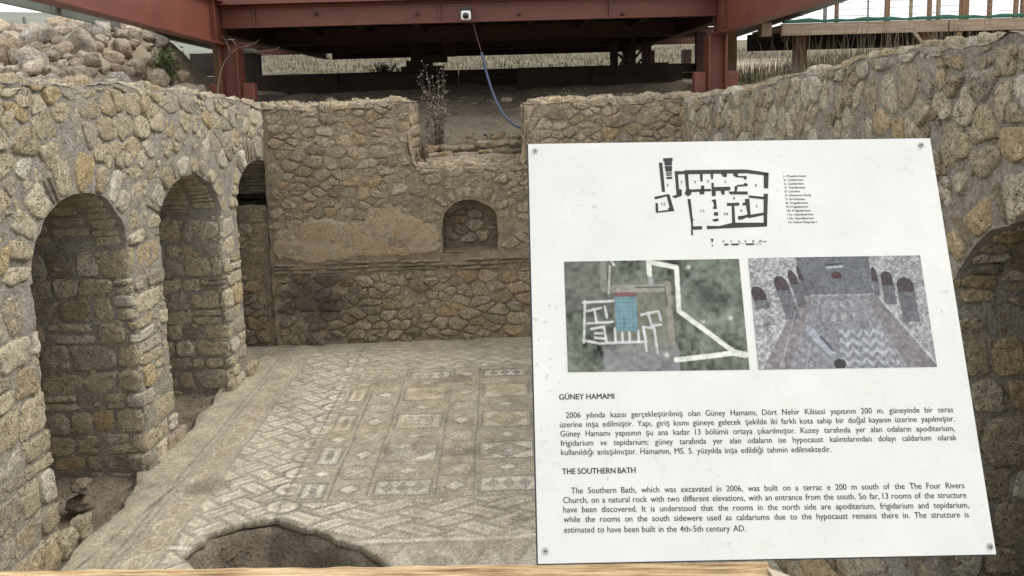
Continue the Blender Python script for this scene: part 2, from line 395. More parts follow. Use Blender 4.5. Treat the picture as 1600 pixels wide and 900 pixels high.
class Wall:
    """collects stones; the 300 that show largest become parts, the rest one joined part"""
    def __init__(s, root, mat, brick=None): s.root = root; s.mat = mat; s.st = []; s.brick = brick or M_brick
    def lay(s, cs, Fm, inside, rng, gap=.014, hmin=.012, hmax=.035, rough=.09, n=17, weight=1.0, vmax=None):
        for q, kd in cs:
            g = gap if kd != 't' else .004
            o = vblob(q, rng, gap*rng.uniform(.5, 1.6), n) if kd == 'v' else blob(q, rng, g*rng.uniform(.7, 1.5), n if kd != 't' else 10, rough if kd != 't' else .03)
            if vmax is not None: o[:, 1] = np.minimum(o[:, 1], vmax(o[:, 0])-rng.uniform(.01, .04))
            c = o.mean(0)
            if np.ptp(o[:, 1]) < .02: continue
            if not inside(c[None, 0], c[None, 1])[0]: continue
            ok = False
            for sc in (1, .85, .7, .55):
                p = c+(o-c)*sc
                if inside(p[:, 0], p[:, 1]).all(): ok = True; break
            if not ok or area(p) < (.0006 if n < 11 else .0025): continue
            V, Fc = stone_mesh(p, Fm, rng.uniform(hmin, hmax)*(.6 if kd == 't' else 1), rng)
            s.st.append([V, Fc, kd == 't', weight])
    def finish(s, name='stone', limit=298):
        sc = []
        for V, Fc, t, wg in s.st:
            c = V.mean(0); d = np.linalg.norm(c-EYE); cm = MC.T  # size on the picture
            cc = MC @ (c-EYE); vis = 1.0
            if cc[2] <= 0.1: vis = .01
            else:
                x = CX+FPX*cc[0]/cc[2]; y = CY+FPX*cc[1]/cc[2]
                if not (-20 < x < 1620 and -20 < y < 920): vis = .02
                elif 850 < x < 1460 and 235 < y < 860: vis = .05
            sc.append(np.prod(np.sort(np.ptp(V, 0))[1:])/d**2*vis*wg)
        order = np.argsort(-np.array(sc)); ns = nb = 0; rest = []
        for i in order:
            V, Fc, t, wg = s.st[i]
            if t and nb < limit: wobj('brick', V, Fc, s.brick, s.root, True); nb += 1
            elif not t and ns < limit: wobj(name, V, Fc, s.mat, s.root, True); ns += 1
            else: rest.append((V, Fc))
        if rest:
            mb = MB()
            for V, Fc in rest: mb.add(V, Fc)
            o = mb.build('rubble_infill', s.mat, s.root, True); o['kind'] = 'stuff'
        print(name, 'stones', ns, 'bricks', nb, 'rest', len(rest))

def patch(mb, Fm, us, lo, hi, nv, amp=.02, off=0.0):
    """grid over columns us, rows between lo(u) and hi(u)"""
    us = np.asarray(us, float); t = np.linspace(0, 1, nv)
    U = np.repeat(us[:, None], nv, 1); lo_ = lo(us) if callable(lo) else np.full(len(us), lo); hi_ = hi(us) if callable(hi) else np.full(len(us), hi)
    Vv = lo_[:, None]+(hi_-lo_)[:, None]*t[None]
    P, Nn = Fm(U.ravel(), Vv.ravel()); P = P+Nn*off; P = P+dvec(P, amp, 4.5)+dvec(P, amp*.35, 17)
    mb.add(P, grid_faces(len(us), nv))
def path_map(pts, rad=.05):
    """horizontal path with rounded corners -> F(u,v) and length; outward normal is to the right of travel"""
    pts = [np.array(p, float) for p in pts]; out = [pts[0]]
    for i in range(1, len(pts)-1):
        a, b, c = pts[i-1], pts[i], pts[i+1]; d0 = (a-b)/np.linalg.norm(a-b); d1 = (c-b)/np.linalg.norm(c-b)
        for t in np.linspace(0, 1, 6):
            p0 = b+d0*rad; p1 = b+d1*rad; out.append((1-t)**2*p0+2*t*(1-t)*b+t*t*p1)
    out.append(pts[-1]); out = np.array(out); seg = np.linalg.norm(np.diff(out, axis=0), axis=1); S = np.concatenate([[0], np.cumsum(seg)])
    tg = np.gradient(out, S, axis=0); tg /= np.linalg.norm(tg, axis=1)[:, None]+1e-9
    nr = np.stack([tg[:, 1], -tg[:, 0]], 1)
    # keep flat runs flat: duplicate normals at the ends of straight runs
    def Fm(u, v):
        u = np.asarray(u, float); x = np.interp(u, S, out[:, 0]); y = np.interp(u, S, out[:, 1])
        nx = np.interp(u, S, nr[:, 0]); ny = np.interp(u, S, nr[:, 1]); l = np.hypot(nx, ny)+1e-9
        return v3(x, y, np.asarray(v, float)), v3(nx/l, ny/l, 0)
    return Fm, S[-1], S

ZS = 2.2
def arcade(root, mat, xf, side, arches, y0, y1, top, back, rise=.6, seed=1, mmat=None, hs=(.15, .27), ws=(.16, .40), z0=-.25):
    """a wall along Y whose face is x = xf(Y) looking to +X (side=1) or -X (side=-1), with arched openings"""
    rng = np.random.RandomState(seed); W = Wall(root, mat); mb = MB()
    def Fface(u, v):
        u = np.asarray(u, float); return v3(xf(u), u, v), v3(np.full(u.shape, float(side)), np.zeros(u.shape), np.zeros(u.shape))
    def arc(u):
        z = np.full(np.shape(u), -9.0)
        for a, b, r in arches:
            t = (np.asarray(u)-(a+b)/2)/((b-a)/2); z = np.where(np.abs(t) <= 1.0, ZS+r*np.sqrt(np.clip(1-t*t, 0, 1)), z)
        return z
    us = [np.arange(y0, y1, .07)]
    for a, b, r in arches: us.append((a+b)/2-(b-a)/2*np.cos(np.linspace(0, math.pi, 25)))
    us = np.unique(np.round(np.concatenate(us), 4)); us = us[(us >= y0) & (us <= y1)]
    arches = list(arches)
    patch(mb, Fface, us, lambda u: np.maximum(arc(u), ZS-.02), top, 22)
    # top of the wall, rough
    patch(mb, lambda u, v: (v3(xf(u)+(back-xf(u))*v, u, top(u)+.03*np.sin(v*3.1)), v3(0*u, 0*u, 0*u+1.)), us, 0.0, 1.0, 16, .035)
    # vaults through the wall
    for a, b, r in arches:
        def Fv(u, v, a=a, b=b, r=r):
            c = (a+b)/2; hw = (b-a)/2; y = c-hw*np.cos(u); z = ZS+r*np.sin(u)
            n = v3(0*u, np.cos(u)*r, -np.sin(u)*hw); n /= np.linalg.norm(n, axis=-1)[..., None]
            x = xf(y); return v3(x+(back-x)*v, y, z), n
        patch(mb, Fv, np.linspace(0, math.pi, 25), 0.0, 1.0, 18)
        cs = cells(.05, math.pi-.05, .02, .98, rng, .17, .3, .09, .2, .02, .03, .0, .0)
        W.lay(cs, Fv, lambda u, v: (u > .03) & (u < math.pi-.03) & (v > .01) & (v < .99), rng, .012, .008, .02, weight=.5)
    # piers
    edges = [y0]+[e for a, b, r in arches for e in (a, b)]+[y1]
    for i in range(0, len(edges), 2):
        a, b = edges[i], edges[i+1]
        if b-a < .06 or a > y1: continue
        pts = [(back, a), (float(xf(a)), a), (float(xf(b)), b), (back, b)]
        if side < 0: pts = pts[::-1]
        Fm, Ln, S = path_map(pts, .045)
        uu = np.unique(np.concatenate([np.arange(0, Ln, .07), S, [Ln]]))
        patch(mb, Fm, uu, z0, ZS, 36)
        cam_first = abs(back-float(xf(a)))
        def ins(u, v, Ln=Ln, cf=cam_first, w_=b-a):
            if side > 0: return (u > .02) & (u < cf+w_+.06) & (v > z0+.05) & (v < ZS-.005)
            return (u > Ln-cf-w_-.06) & (u < Ln-.02) & (v > z0+.05) & (v < ZS-.005)
        W.lay(cells(0, Ln, z0, ZS, rng, hs[0]*1.0, hs[1]*1.08, ws[0]*1.05, ws[1]*1.02, .035, .02, .13, .03), Fm, ins, rng, .011, .008, .028, .06, 18)
        W.lay(vcells(0, Ln, z0, ZS, rng, .10, .08, .6, .6, .3), Fm, ins, rng, .010, .001, .012, .1, 9, .3)
    # voussoirs round each arch
    rings = []
    for a, b, r in arches:
        c = (a+b)/2; hw = (b-a)/2; th = .02
        while th < math.pi-.02:
            kd = 't' if rng.rand() < .34 else 'n'; dth = rng.uniform(.05, .07) if kd == 't' else rng.uniform(.18, .34)
            ln = rng.uniform(.18, .38); r0 = .01; t1 = min(th+dth, math.pi)
            P = lambda t, e: (c-(hw+e)*math.cos(t), ZS+(r+e)*math.sin(t))
            q = [P(th, r0), P(th, ln), P(t1, ln), P(t1, r0)]
            W.lay([(q, kd)], Fface, lambda u, v: (u > y0) & (u < y1) & (v < top(u)-.03), rng, .010, .014, .032, .09)
            th = t1+rng.uniform(.01, .06)
        rings.append((c, hw, r))
    def inface(u, v):
        ok = (u > y0+.02) & (u < y1-.01) & (v > ZS+.01) & (v < top(u)-.005)
        for c, hw, r in rings:
            e = ((u-c)/(hw+.27))**2+((v-ZS)/(r+.27))**2; ok &= ~((e < 1))
        return ok
    W.lay(vcells(y0, y1, ZS, 3.85, rng, sum(ws)/2*.88, sum(hs)/2*1.0, .5, .04, .4), Fface, inface, rng, .012, .008, .028, vmax=top)
    W.lay(vcells(y0, y1, ZS, 3.8, rng, .11, .085, .6, .55, .3), Fface, inface, rng, .010, .002, .014, .1, 9, .3, vmax=top)
    # cap stones along the ragged top
    u = y0
    while u < y1-.2:
        wd = rng.uniform(.12, .30); dx = rng.uniform(.12, .3)
        for lane in range(4):
            x0 = .02+lane*.24+rng.uniform(-.03, .03)
            def Ft(uu_, vv_): 
                uu_ = np.asarray(uu_, float); return v3(xf(uu_)-side*vv_, uu_, top(uu_)+.012), v3(0*uu_, 0*uu_, 0*uu_+1.)
            off = rng.uniform(-.1, .1)
            W.lay([([(u+off, x0), (u+off+wd*.93, x0), (u+off+wd*.93, x0+.22), (u+off, x0+.22)][::-1] if side > 0 else [(u+off, x0), (u+off+wd*.93, x0), (u+off+wd*.93, x0+.22), (u+off, x0+.22)], 'n')], Ft, lambda a_, b_: (a_ > y0) & (a_ < y1), rng, .01, .02, .06, .16)
        u += wd
    core = wobj('mortar', mb.V, mb.F, mmat or M_mortar, root, True)
    return W

# ---------------------------------------------------------------- left arcade
xl = lambda Y: -3.68+.062*(np.asarray(Y, float)-5)
def topl(u):
    u = np.asarray(u, float); return 3.70-.06*np.clip((u-7)/1.2, 0, 1)-.14*sstep(8, 10.6, u)+.035*fbm(v3(u*2.2, 0*u, 0), 4, 3)
LW = thing('arcade_wall', 'rubble stone wall on the left pierced by three round arches beside the mosaic', 'wall', (-3.9, 7, 0))
Wl = arcade(LW, M_wall, xl, 1, [(4.05-1.15, 4.05+.1, .62), (5.62, 6.93, .60), (7.52, 8.93, .56), (9.42, 10.95, .56)], 1.0, 10.62, topl, -4.95, seed=5)
# footing spread at the base of the piers
rng = np.random.RandomState(77)
for a, b in ((4.15, 5.62), (6.9, 7.5), (8.9, 9.4)):
    for k in range(int((b-a)/.2)+2):
        y = a+k*.21+rng.uniform(-.03, .03); x = float(xl(y))
        def Fm(u, v, x=x, y=y): u = np.asarray(u); v = np.asarray(v); return v3(x+.02-.12*v, y+u, -.02+v), v3(0*u+.9, 0*u, 0*u+.35)
        Wl.lay([([(-.11, -.10), (.11, -.10), (.11, .14), (-.11, .16)], 'n')], Fm, lambda u, v: u > -9, rng, .005, .03, .08, .14)
Wl.finish()

# ---------------------------------------------------------------- right arcade
RW = thing('arcade_wall', 'rubble stone wall on the right with the arch cut by the frame behind the sign', 'wall', (3.0, 6, 0))
xr = lambda Y: 2.6+.0*np.asarray(Y, float)
def topr(u):
    u = np.asarray(u, float); return 3.72-.10*sstep(4.5, 6.5, u)-.14*sstep(6, 8.3, u)-.1*sstep(8.5, 10.5, u)+.03*fbm(v3(u*2.2, 0*u, 9), 4, 3)
Wr = arcade(RW, M_wall, xr, -1, [(2.75, 4.13, .62), (5.7, 7.0, .6), (8.0, 9.2, .58)], 1.0, 10.6, topr, 3.85, seed=12, hs=(.17, .30), ws=(.15, .32))
# low ledge of stones at its foot
rng = np.random.RandomState(31)
for lvl in range(2):
    Yk = 3.2
    while Yk < 8.5:
        wd = rng.uniform(.2, .42)
        def Fl(u, v, lvl=lvl): u = np.asarray(u, float); v = np.asarray(v, float); return v3(2.02+.22*lvl+0*u, u, v+.2*lvl-.03), v3(0*u-1, 0*u, 0*u+.1)
        Wr.lay([([(Yk, 0), (Yk, .2), (Yk+wd, .2), (Yk+wd, 0)], 'n')], Fl, lambda u, v: u > -9, rng, .012, .02, .045, .08)
        def Ft(u, v, lvl=lvl): u = np.asarray(u, float); v = np.asarray(v, float); return v3(v, u, .18+.2*lvl+0*u), v3(0*u, 0*u, 0*u+1)
        Wr.lay([([(Yk, 2.03+.22*lvl), (Yk, 2.27+.22*lvl), (Yk+wd, 2.27+.22*lvl), (Yk+wd, 2.03+.22*lvl)][::-1], 'n')], Ft, lambda u, v: u > -9, rng, .012, .015, .04, .08)
        Yk += wd
ld = MB().box((2.04, 3.2, -.2), (2.62, 8.5, .17)).box((2.26, 3.2, .17), (2.62, 8.5, .37)); ld.build('ledge', M_mortar, RW)
Wr.finish()

# ---------------------------------------------------------------- back wall
YB = 10.5
BW = thing('stone_wall', 'rubble back wall with a small arched niche, end wall of the mosaic room', 'wall', (-.5, 10.9, 0))
def topb(u):
    u = np.asarray(u, float); t = np.where(u < -1.27, 3.46, np.where(u < .36, 2.57, 3.42))
    return t+np.where((u > -1.27) & (u < .36), .05, .03)*fbm(v3(u*4, 0*u, 5), 6, 3)
def Fb(u, v): u = np.asarray(u, float); return v3(u, YB+.07*(u < -3.3701)*1.0+.02*np.sin(np.asarray(v)*2), v), v3(0*u, 0*u-1, 0*u)
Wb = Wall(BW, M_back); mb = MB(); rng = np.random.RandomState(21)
NX0, NX1, NZ0, NZS = -.86, -.07, 1.31, 1.76          # niche
HX0, HX1, HZ0, HZ1 = -4.85, -3.37, 2.08, 2.86         # dark recess under the last arch
def nich(u): t = (u-(NX0+NX1)/2)/((NX1-NX0)/2); return NZS+.32*np.sqrt(np.clip(1-t*t, 0, 1))
e = 1e-4
def cols(a, b, st=.08): return np.linspace(a, b, max(3, int((b-a)/st)+1))
patch(mb, Fb, cols(-5.3, HX0), -.2, topb, 50, .025)
patch(mb, Fb, cols(HX0, HX1-.0005), -.2, HZ0, 30, .025); patch(mb, Fb, cols(HX0, HX1), HZ1, topb, 12, .025)
patch(mb, Fb, cols(HX1, -1.27), -.2, lambda u: topb(u-e), 50, .025)
patch(mb, Fb, cols(-1.27, NX0), -.2, lambda u: topb(u+e), 40, .025)
nu = (NX0+NX1)/2-(NX1-NX0)/2*np.cos(np.linspace(0, math.pi, 17))
patch(mb, Fb, nu, -.2, NZ0, 24, .025); patch(mb, Fb, nu, nich, topb, 12, .025)
patch(mb, Fb, cols(NX1, .36), -.2, lambda u: topb(u-e), 40, .025)
patch(mb, Fb, cols(.36, 3.8), -.2, lambda u: topb(u+e), 50, .025)
# tops and ends
def Ftop(u, v): u = np.asarray(u, float); return v3(u, YB+1.3*v, topb(u)+.02*np.sin(v*3)), v3(0*u, 0*u, 0*u+1)
patch(mb, Ftop, cols(-5.3, -1.27-e), 0, 1., 16, .035); patch(mb, Ftop, cols(-1.27+e, .36-e), 0, 1., 16, .045); patch(mb, Ftop, cols(.36+e, 3.8), 0, 1., 16, .035)
def Fe1(u, v): u = np.asarray(u, float); return v3(0*u-1.27, YB+u, v), v3(0*u+1, 0*u, 0*u)
def Fe2(u, v): u = np.asarray(u, float); return v3(0*u+.36, YB+u, v), v3(0*u-1, 0*u, 0*u)
patch(mb, Fe1, cols(0, 1.35), 2.45, 3.47, 14, .025); patch(mb, Fe2, cols(0, 1.35), 2.45, 3.43, 14, .025)
# niche shell and recess shell
def shell(prof, depth, y0):
    n = len(prof); t = np.linspace(0, depth, 8); V = []
    for p in prof:
        for d in t: V.append((p[0], y0+d, p[1]))
    V = np.array(V); mb.add(V+dvec(V, .02, 5), grid_faces(n, 8))
    xs = [p[0] for p in prof]; zs = [p[1] for p in prof]
    gx, gz = np.meshgrid(np.linspace(min(xs)-.05, max(xs)+.05, 16), np.linspace(min(zs)-.05, max(zs)+.05, 16), indexing='ij')
    V = v3(gx.ravel(), y0+depth-.03, gz.ravel()); mb.add(V+dvec(V, .04, 5), grid_faces(16, 16))
th = np.linspace(0, math.pi, 15); cxn = (NX0+NX1)/2; hwn = (NX1-NX0)/2
prof = [(NX0, NZ0)]+[(NX0, z) for z in np.linspace(NZ0+.06, NZS-.04, 6)]+[(cxn-hwn*math.cos(t), NZS+.32*math.sin(t)) for t in th]+[(NX1, z) for z in np.linspace(NZS-.04, NZ0+.06, 6)]+[(NX1, NZ0), (cxn, NZ0), (NX0, NZ0)]
shell(prof, .5, YB)
shell([(HX0, HZ0), (HX0, HZ1), (HX1, HZ1), (HX1, HZ0), (HX0, HZ0)], .7, YB+.2)
patch(mb, lambda u, v: (v3(0*np.asarray(u)-3.37, YB+np.asarray(u, float), v), v3(0*np.asarray(u)-1, 0*np.asarray(u), 0*np.asarray(u))), np.linspace(0, .1, 3), -.2, 3.4, 40, .0)
def nmask(u, v, mg=0.0):
    ins = (u > NX0-mg) & (u < NX1+mg) & (v > NZ0-.02) & (v < NZS)
    e_ = ((u-cxn)/(hwn+mg))**2+((v-NZS)/(.32+mg))**2
    return ins | ((e_ < 1) & (v >= NZS)) | ((u > HX0-.02) & (u < HX1+.02) & (v > HZ0-.02) & (v < HZ1+.02))
def inb(u, v, lo=0, hi=9): return (u > -5.22) & (u < 3.7) & (v > lo) & (v < np.where(np.abs(u+1.27) < .01, 0, topb(u))-.004) & (v < hi) & ~nmask(u, v, .03)
# upper masonry, arch of the niche, brick bands, lower rubble
ring = []
for k in range(11):
    t0 = .05+k*.275; t1 = t0+.255; ln = rng.uniform(.16, .24)
    P = lambda t, e_: (cxn-(hwn+.02+e_)*math.cos(t), NZS+(.34+e_)*math.sin(t))
    ring.append(([P(t0, 0), P(t0, ln), P(t1, ln), P(t1, 0)], 'n'))
Wb.lay([(q[::-1], k) for q, k in ring], Fb, lambda u, v: u > -9, rng, .012, .012, .03, .06)
def up(u, v): e_ = ((u-cxn)/(hwn+.24))**2+((v-NZS)/(.58))**2; return inb(u, v, 1.27) & ~((e_ < 1) & (v > NZS-.05))
for a_, b_ in ((-5.2, HX1-.012), (HX1+.012, 3.7)):
    Wb.lay(vcells(a_, b_, 1.27, 3.5, rng, .25, .155, .46, .04, .3), Fb, lambda u, v: up(u, v) & (u > a_) & (u < b_), rng, .011, .008, .03, vmax=topb)
    Wb.lay(vcells(a_, b_, 0, 1.0, rng, .27, .155, .6, .01, .45), Fb, lambda u, v: inb(u, v, -.02, 1.06) & (u > a_) & (u < b_), rng, .005, .012, .055)
Wb.lay(vcells(-5.2, 3.7, .0, 3.45, rng, .11, .08, .6, .6, .3), Fb, lambda u, v: inb(u, v) & ((v > 1.26) | (v < 1.03)) & (np.abs(u-HX1) > .12), rng, .010, .002, .016, .1, 9, .3)
for k, z in enumerate((1.055, 1.115, 1.175)):
    u = -3.34
    while u < 3.5:
        wd = rng.uniform(.2, .5)
        if rng.rand() < .93:
            zz = z+.008*math.sin(u*3+k)
            Wb.lay([([(u, zz), (u+wd, zz+rng.uniform(-.006, .006)), (u+wd, zz+.05), (u, zz+.05)], 't')], Fb, lambda u_, v_: u_ > -9, rng, .003, .05, .085, .03)
        u += wd+.008
# end faces and the ragged tops
for Fe_ in (Fe1, Fe2):
    q = cells(0, 1.3, 2.5, 3.42, rng, .12, .2, .16, .36)
    if Fe_ is Fe2: q = [(c_[::-1], k) for c_, k in q]
    Wb.lay(q, Fe_, lambda u, v: (u > .02) & (u < 1.3) & (v > 2.5) & (v < 3.42), rng, .012, .012, .03)
Wb.lay(cells(-5.2, 3.7, -.02, 1.0, rng, .07, .13, .08, .24), Ftop, lambda u, v: (u > -5.2) & (u < 3.7) & (v > -.03) & (v < .98) & (np.abs(u+1.27) > .03) & (np.abs(u-.36) > .03), rng, .006, .02, .065, .14)
wobj('mortar', mb.V, mb.F, M_mortar_b, BW, True)
# sheet of old plaster with a ragged outline (built as its own skin)
def plaster(u0, u1, v0, v1, seed, off=.034):
    nu_, nv_ = 70, 34; gu, gv = np.meshgrid(np.linspace(u0, u1, nu_), np.linspace(v0, v1, nv_), indexing='ij')
    e_ = ((gu-(u0+u1)/2)/((u1-u0)/2))**2+((gv-(v0+v1)/2)/((v1-v0)/2))**2
    msk = (1-e_)+.9*fbm(v3(gu*2.6, gv*3.4, seed), 9, 4)
    d = off*sstep(.05, .22, msk)-.012+.012*fbm(v3(gu*4, gv*6, 2), 3, 4)
    V = v3(gu, YB+.02*np.sin(gv*2)-d, gv).reshape(-1, 3); Fc = grid_faces(nu_, nv_)
    keep = (msk.ravel()[Fc].max(1) > .03)
    Fc = Fc[keep]; used = np.unique(Fc); re = -np.ones(len(V), int); re[used] = np.arange(len(used))
    wobj('plaster_patch', V[used], re[Fc], M_plaster, BW, True)
plaster(-3.3, -1.9, 1.22, 1.95, 3.3, .040); plaster(-2.5, -1.0, 1.26, 2.0, 8.1, .037); plaster(-3.3, -2.4, 1.22, 1.7, 1.2, .040); plaster(-1.9, -.88, 1.2, 1.75, 5.2, .034)
def Fn(u, v): u = np.asarray(u, float); return v3(u, YB+.44+0*u, v), v3(0*u, 0*u-1, 0*u)
Wb.lay(vcells(NX0, NX1, NZ0, NZS+.3, rng, .24, .15), Fn, lambda u, v: nmask(u, v) & (u > NX0) , rng, .010, .006, .018)
Wb.finish()
# inner closure behind the left and right passages
for nm, x0, x1, lb in (('stone_wall', -5.1, -4.93, 'dark stone wall closing the passages behind the left arches'), ('stone_wall', 3.83, 4.0, 'dark stone wall closing the passage behind the right arch')):
    q = MB(); s_ = 1 if x0 < 0 else -1; xx = x1 if x0 < 0 else x0
    us = cols(1.0, 10.6, .12)
    Fp = lambda u, v, xx=xx, s_=s_: (v3(0*np.asarray(u, float)+xx, u, v), v3(0*np.asarray(u, float)+s_, 0*np.asarray(u), 0*np.asarray(u)))
    patch(q, Fp, us, -.4, 3.5, 32, .05); o = q.build('stone_wall', M_mortar_b, None, True); tag(o, lb, 'wall')

# near end of the room, under the viewer
q = MB(); patch(q, lambda u, v: (v3(u, 0*np.asarray(u, float)+.62, v), v3(0*np.asarray(u), 0*np.asarray(u)+1, 0*np.asarray(u))), np.linspace(-5, 3.9, 90), -.4, 2.05, 24, .05)
o = q.build('near_wall', M_mortar_b, None, True); o['kind'] = 'structure'
o = MB().box((-5, -2.5, 1.98), (3.9, .66, 2.1)).build('viewing_floor', M_wood); o['kind'] = 'structure'
# ================================================================== GROUND
def inwall(X, Y): return (X > -4.9) & (X < 3.8) & (Y < 11.7)
def mound(X, Y):
    a = 1-sstep(-5.6, -4.6, X); b = np.clip((Y-7.8)/3.2, 0, 1)
    return 1.0*a*b
def terr(X, Y):
    X = np.asarray(X, float); Y = np.asarray(Y, float)
    base = np.interp(Y, [0, 10.5, 11.6, 12.6, 14, 17, 19.5, 22, 30, 45, 80], [2.4, 2.55, 2.62, 2.98, 3.38, 3.85, 4.12, 4.5, 5.4, 6.6, 8.6])
    side = np.interp(Y, [0, 11, 14, 17, 19.5, 22, 30, 45, 80], [3.4, 3.42, 3.5, 3.85, 4.12, 4.5, 5.4, 6.6, 8.6])
    g = 1-sstep(.75, 1.35, np.abs(X+.45))
    z = base*g+side*(1-g)
    z = z+.28*sstep(4.3, 6.5, X)*sstep(8, 13, Y)*(1-sstep(15, 24, Y))
    z = z+.15*sstep(4.0, -9, -np.abs(X))*0
    z = z+.18*(X < -4.5)*(1-sstep(13, 17, Y))+.18*(X > 3.7)*(1-sstep(13, 17, Y))+mound(X, Y)*(1-sstep(12.4, 14.5, Y)*.9)
    return z+.05*fbm(v3(X*1.3, Y*1.3, 0), 2, 4)+.02*fbm(v3(X*6, Y*6, 0), 2, 3)
xs = np.concatenate([np.linspace(-60, -14, 30), np.linspace(-13.7, 13.7, 230), np.linspace(14, 60, 30)])
ys = np.concatenate([np.linspace(0, 9.9, 60), np.linspace(10, 22, 150), np.linspace(22.3, 90, 90)])
GX, GY = np.meshgrid(xs, ys, indexing='ij'); GZ = terr(GX, GY)
GZ = np.where(inwall(GX, GY), np.where(GY > 11.3, GZ, -1.5), GZ)
Fc = grid_faces(len(xs), len(ys)); V = v3(GX, GY, GZ).reshape(-1, 3)
cx_, cy_ = V[Fc].mean(1)[:, 0], V[Fc].mean(1)[:, 1]
Fc = Fc[~((cx_ > -4.8) & (cx_ < 3.7) & (cy_ < 11.3))]
mt, nt, bs = mat_new('bare earth and dry grass')
pos = N(nt, 'NewGeometry').outputs['Position']; sx = N(nt, 'SeparateXYZ'); L(nt, pos, sx.inputs[0])
e1 = ramp(nt, noise(nt, pos, 3, 6, .7), [(.3, (.33, .275, .20)), (.5, (.45, .385, .29)), (.7, (.54, .475, .37))])
e2 = ramp(nt, noise(nt, pos, 3.2, 7, .8), [(.32, (.08, .085, .045)), (.46, (.15, .135, .09)), (.58, (.20, .18, .13)), (.72, (.27, .25, .20))])
far = ramp(nt, math_(nt, 'DIVIDE', sx.outputs['Y'], 40.0), [(.47, (0, 0, 0)), (.52, (1, 1, 1))])
fn = noise(nt, pos, 38, 5, .75)
c_ = mixc(nt, mixc(nt, e1, e2, far), ramp(nt, fn, [(.3, (.55, .55, .55)), (.55, (1, 1, 1)), (.8, (1.35, 1.3, 1.25))]), .6, 'MULTIPLY')
L(nt, c_, bs.inputs['Base Color']); bs.inputs['Roughness'].default_value = .95; bs.inputs['Specular IOR Level'].default_value = .1
L(nt, bump(nt, fn, .03, .9), bs.inputs['Normal'])
o = wobj('ground', V, Fc, mt, None, True); o['kind'] = 'structure'
# country to the horizon
th_ = np.linspace(-math.pi, math.pi, 121); rr = np.concatenate([np.linspace(70, 400, 14), np.linspace(450, 2500, 10)])
TH, RR = np.meshgrid(th_, rr, indexing='ij')
HX, HY = np.sin(TH)*RR, np.cos(TH)*RR
HZ = 2+5*sstep(60, 90, RR)*(np.cos(TH) > 0)+np.where(np.cos(TH) > -.2, 1, .3)*(sstep(90, 400, RR)*(36-22*sstep(-.1, .35, np.sin(TH))+6*fbm(v3(np.sin(TH)*6, np.cos(TH)*6, 0), 5, 4))-sstep(380, 700, RR)*10)
o = wobj('hills', v3(HX, HY, HZ).reshape(-1, 3), grid_faces(len(th_), len(rr)), M_hill, None, True); o['kind'] = 'structure'
# plain behind the viewer so the ground reaches the horizon
o = MB().box((-2500, -2500, -3), (2500, 2500, -2.5)).build('far_ground', M_field); o['kind'] = 'structure'

# earth floor below the mosaic, with the pit
HOLE = np.array([(-2.62, 5.42), (-2.56, 5.62), (-2.47, 5.76), (-2.27, 5.87), (-2.02, 5.90), (-1.72, 5.80), (-1.40, 5.60), (-1.15, 5.40), (-.95, 5.20), (-.93, 4.7), (-1.3, 4.4), (-1.9, 4.55), (-2.2, 5.0), (-2.35, 5.2)])
def inside_poly(X, Y, P):
    ins = np.zeros(X.shape, bool); n = len(P)
    for i in range(n):
        x0, y0_ = P[i]; x1, y1_ = P[(i+1) % n]
        c = ((y0_ > Y) != (y1_ > Y)) & (X < (x1-x0)*(Y-y0_)/(y1_-y0_+1e-12)+x0); ins ^= c
    return ins
def dist_poly(X, Y, P):
    d = np.full(X.shape, 9.); n = len(P)
    for i in range(n):
        a = P[i]; b = P[(i+1) % n]; ab = b-a; t = np.clip(((X-a[0])*ab[0]+(Y-a[1])*ab[1])/(ab@ab), 0, 1)
        d = np.minimum(d, np.hypot(X-a[0]-t*ab[0], Y-a[1]-t*ab[1]))
    return np.where(inside_poly(X, Y, P), -d, d)
def earth_z(X, Y):
    d = dist_poly(X, Y, HOLE)
    z = -.05-.30*sstep(.0, -.16, d)-.10*sstep(-.1, -.4, d)+.05*fbm(v3(X*9, Y*9, 1), 8, 3)*sstep(0, -.1, d)
    z = z+.022*fbm(v3(X*4, Y*4, 0), 8, 4)-.03
    z = z+.14*np.exp(-(((X+2.05)/.28)**2+((Y-5.28)/.12)**2))*(.6+.6*fbm(v3(X*8, Y*8, 3), 8, 3))
    z = z-.06*sstep(-3.5, -3.8, X)*sstep(7.0, 6.6, Y)*sstep(5.4, 5.7, Y)
    return z
ax_ = np.concatenate([np.linspace(-5.2, -.6, 200), np.linspace(-.5, 4.1, 40)]); ay_ = np.concatenate([np.linspace(0, 4.2, 40), np.linspace(4.24, 8, 160), np.linspace(8.05, 10.9, 50)])
EX, EY = np.meshgrid(ax_, ay_, indexing='ij'); EZ = earth_z(EX, EY)
o = wobj('earth_floor', v3(EX, EY, EZ).reshape(-1, 3), grid_faces(len(ax_), len(ay_)), M_earth, None, True); o['kind'] = 'structure'

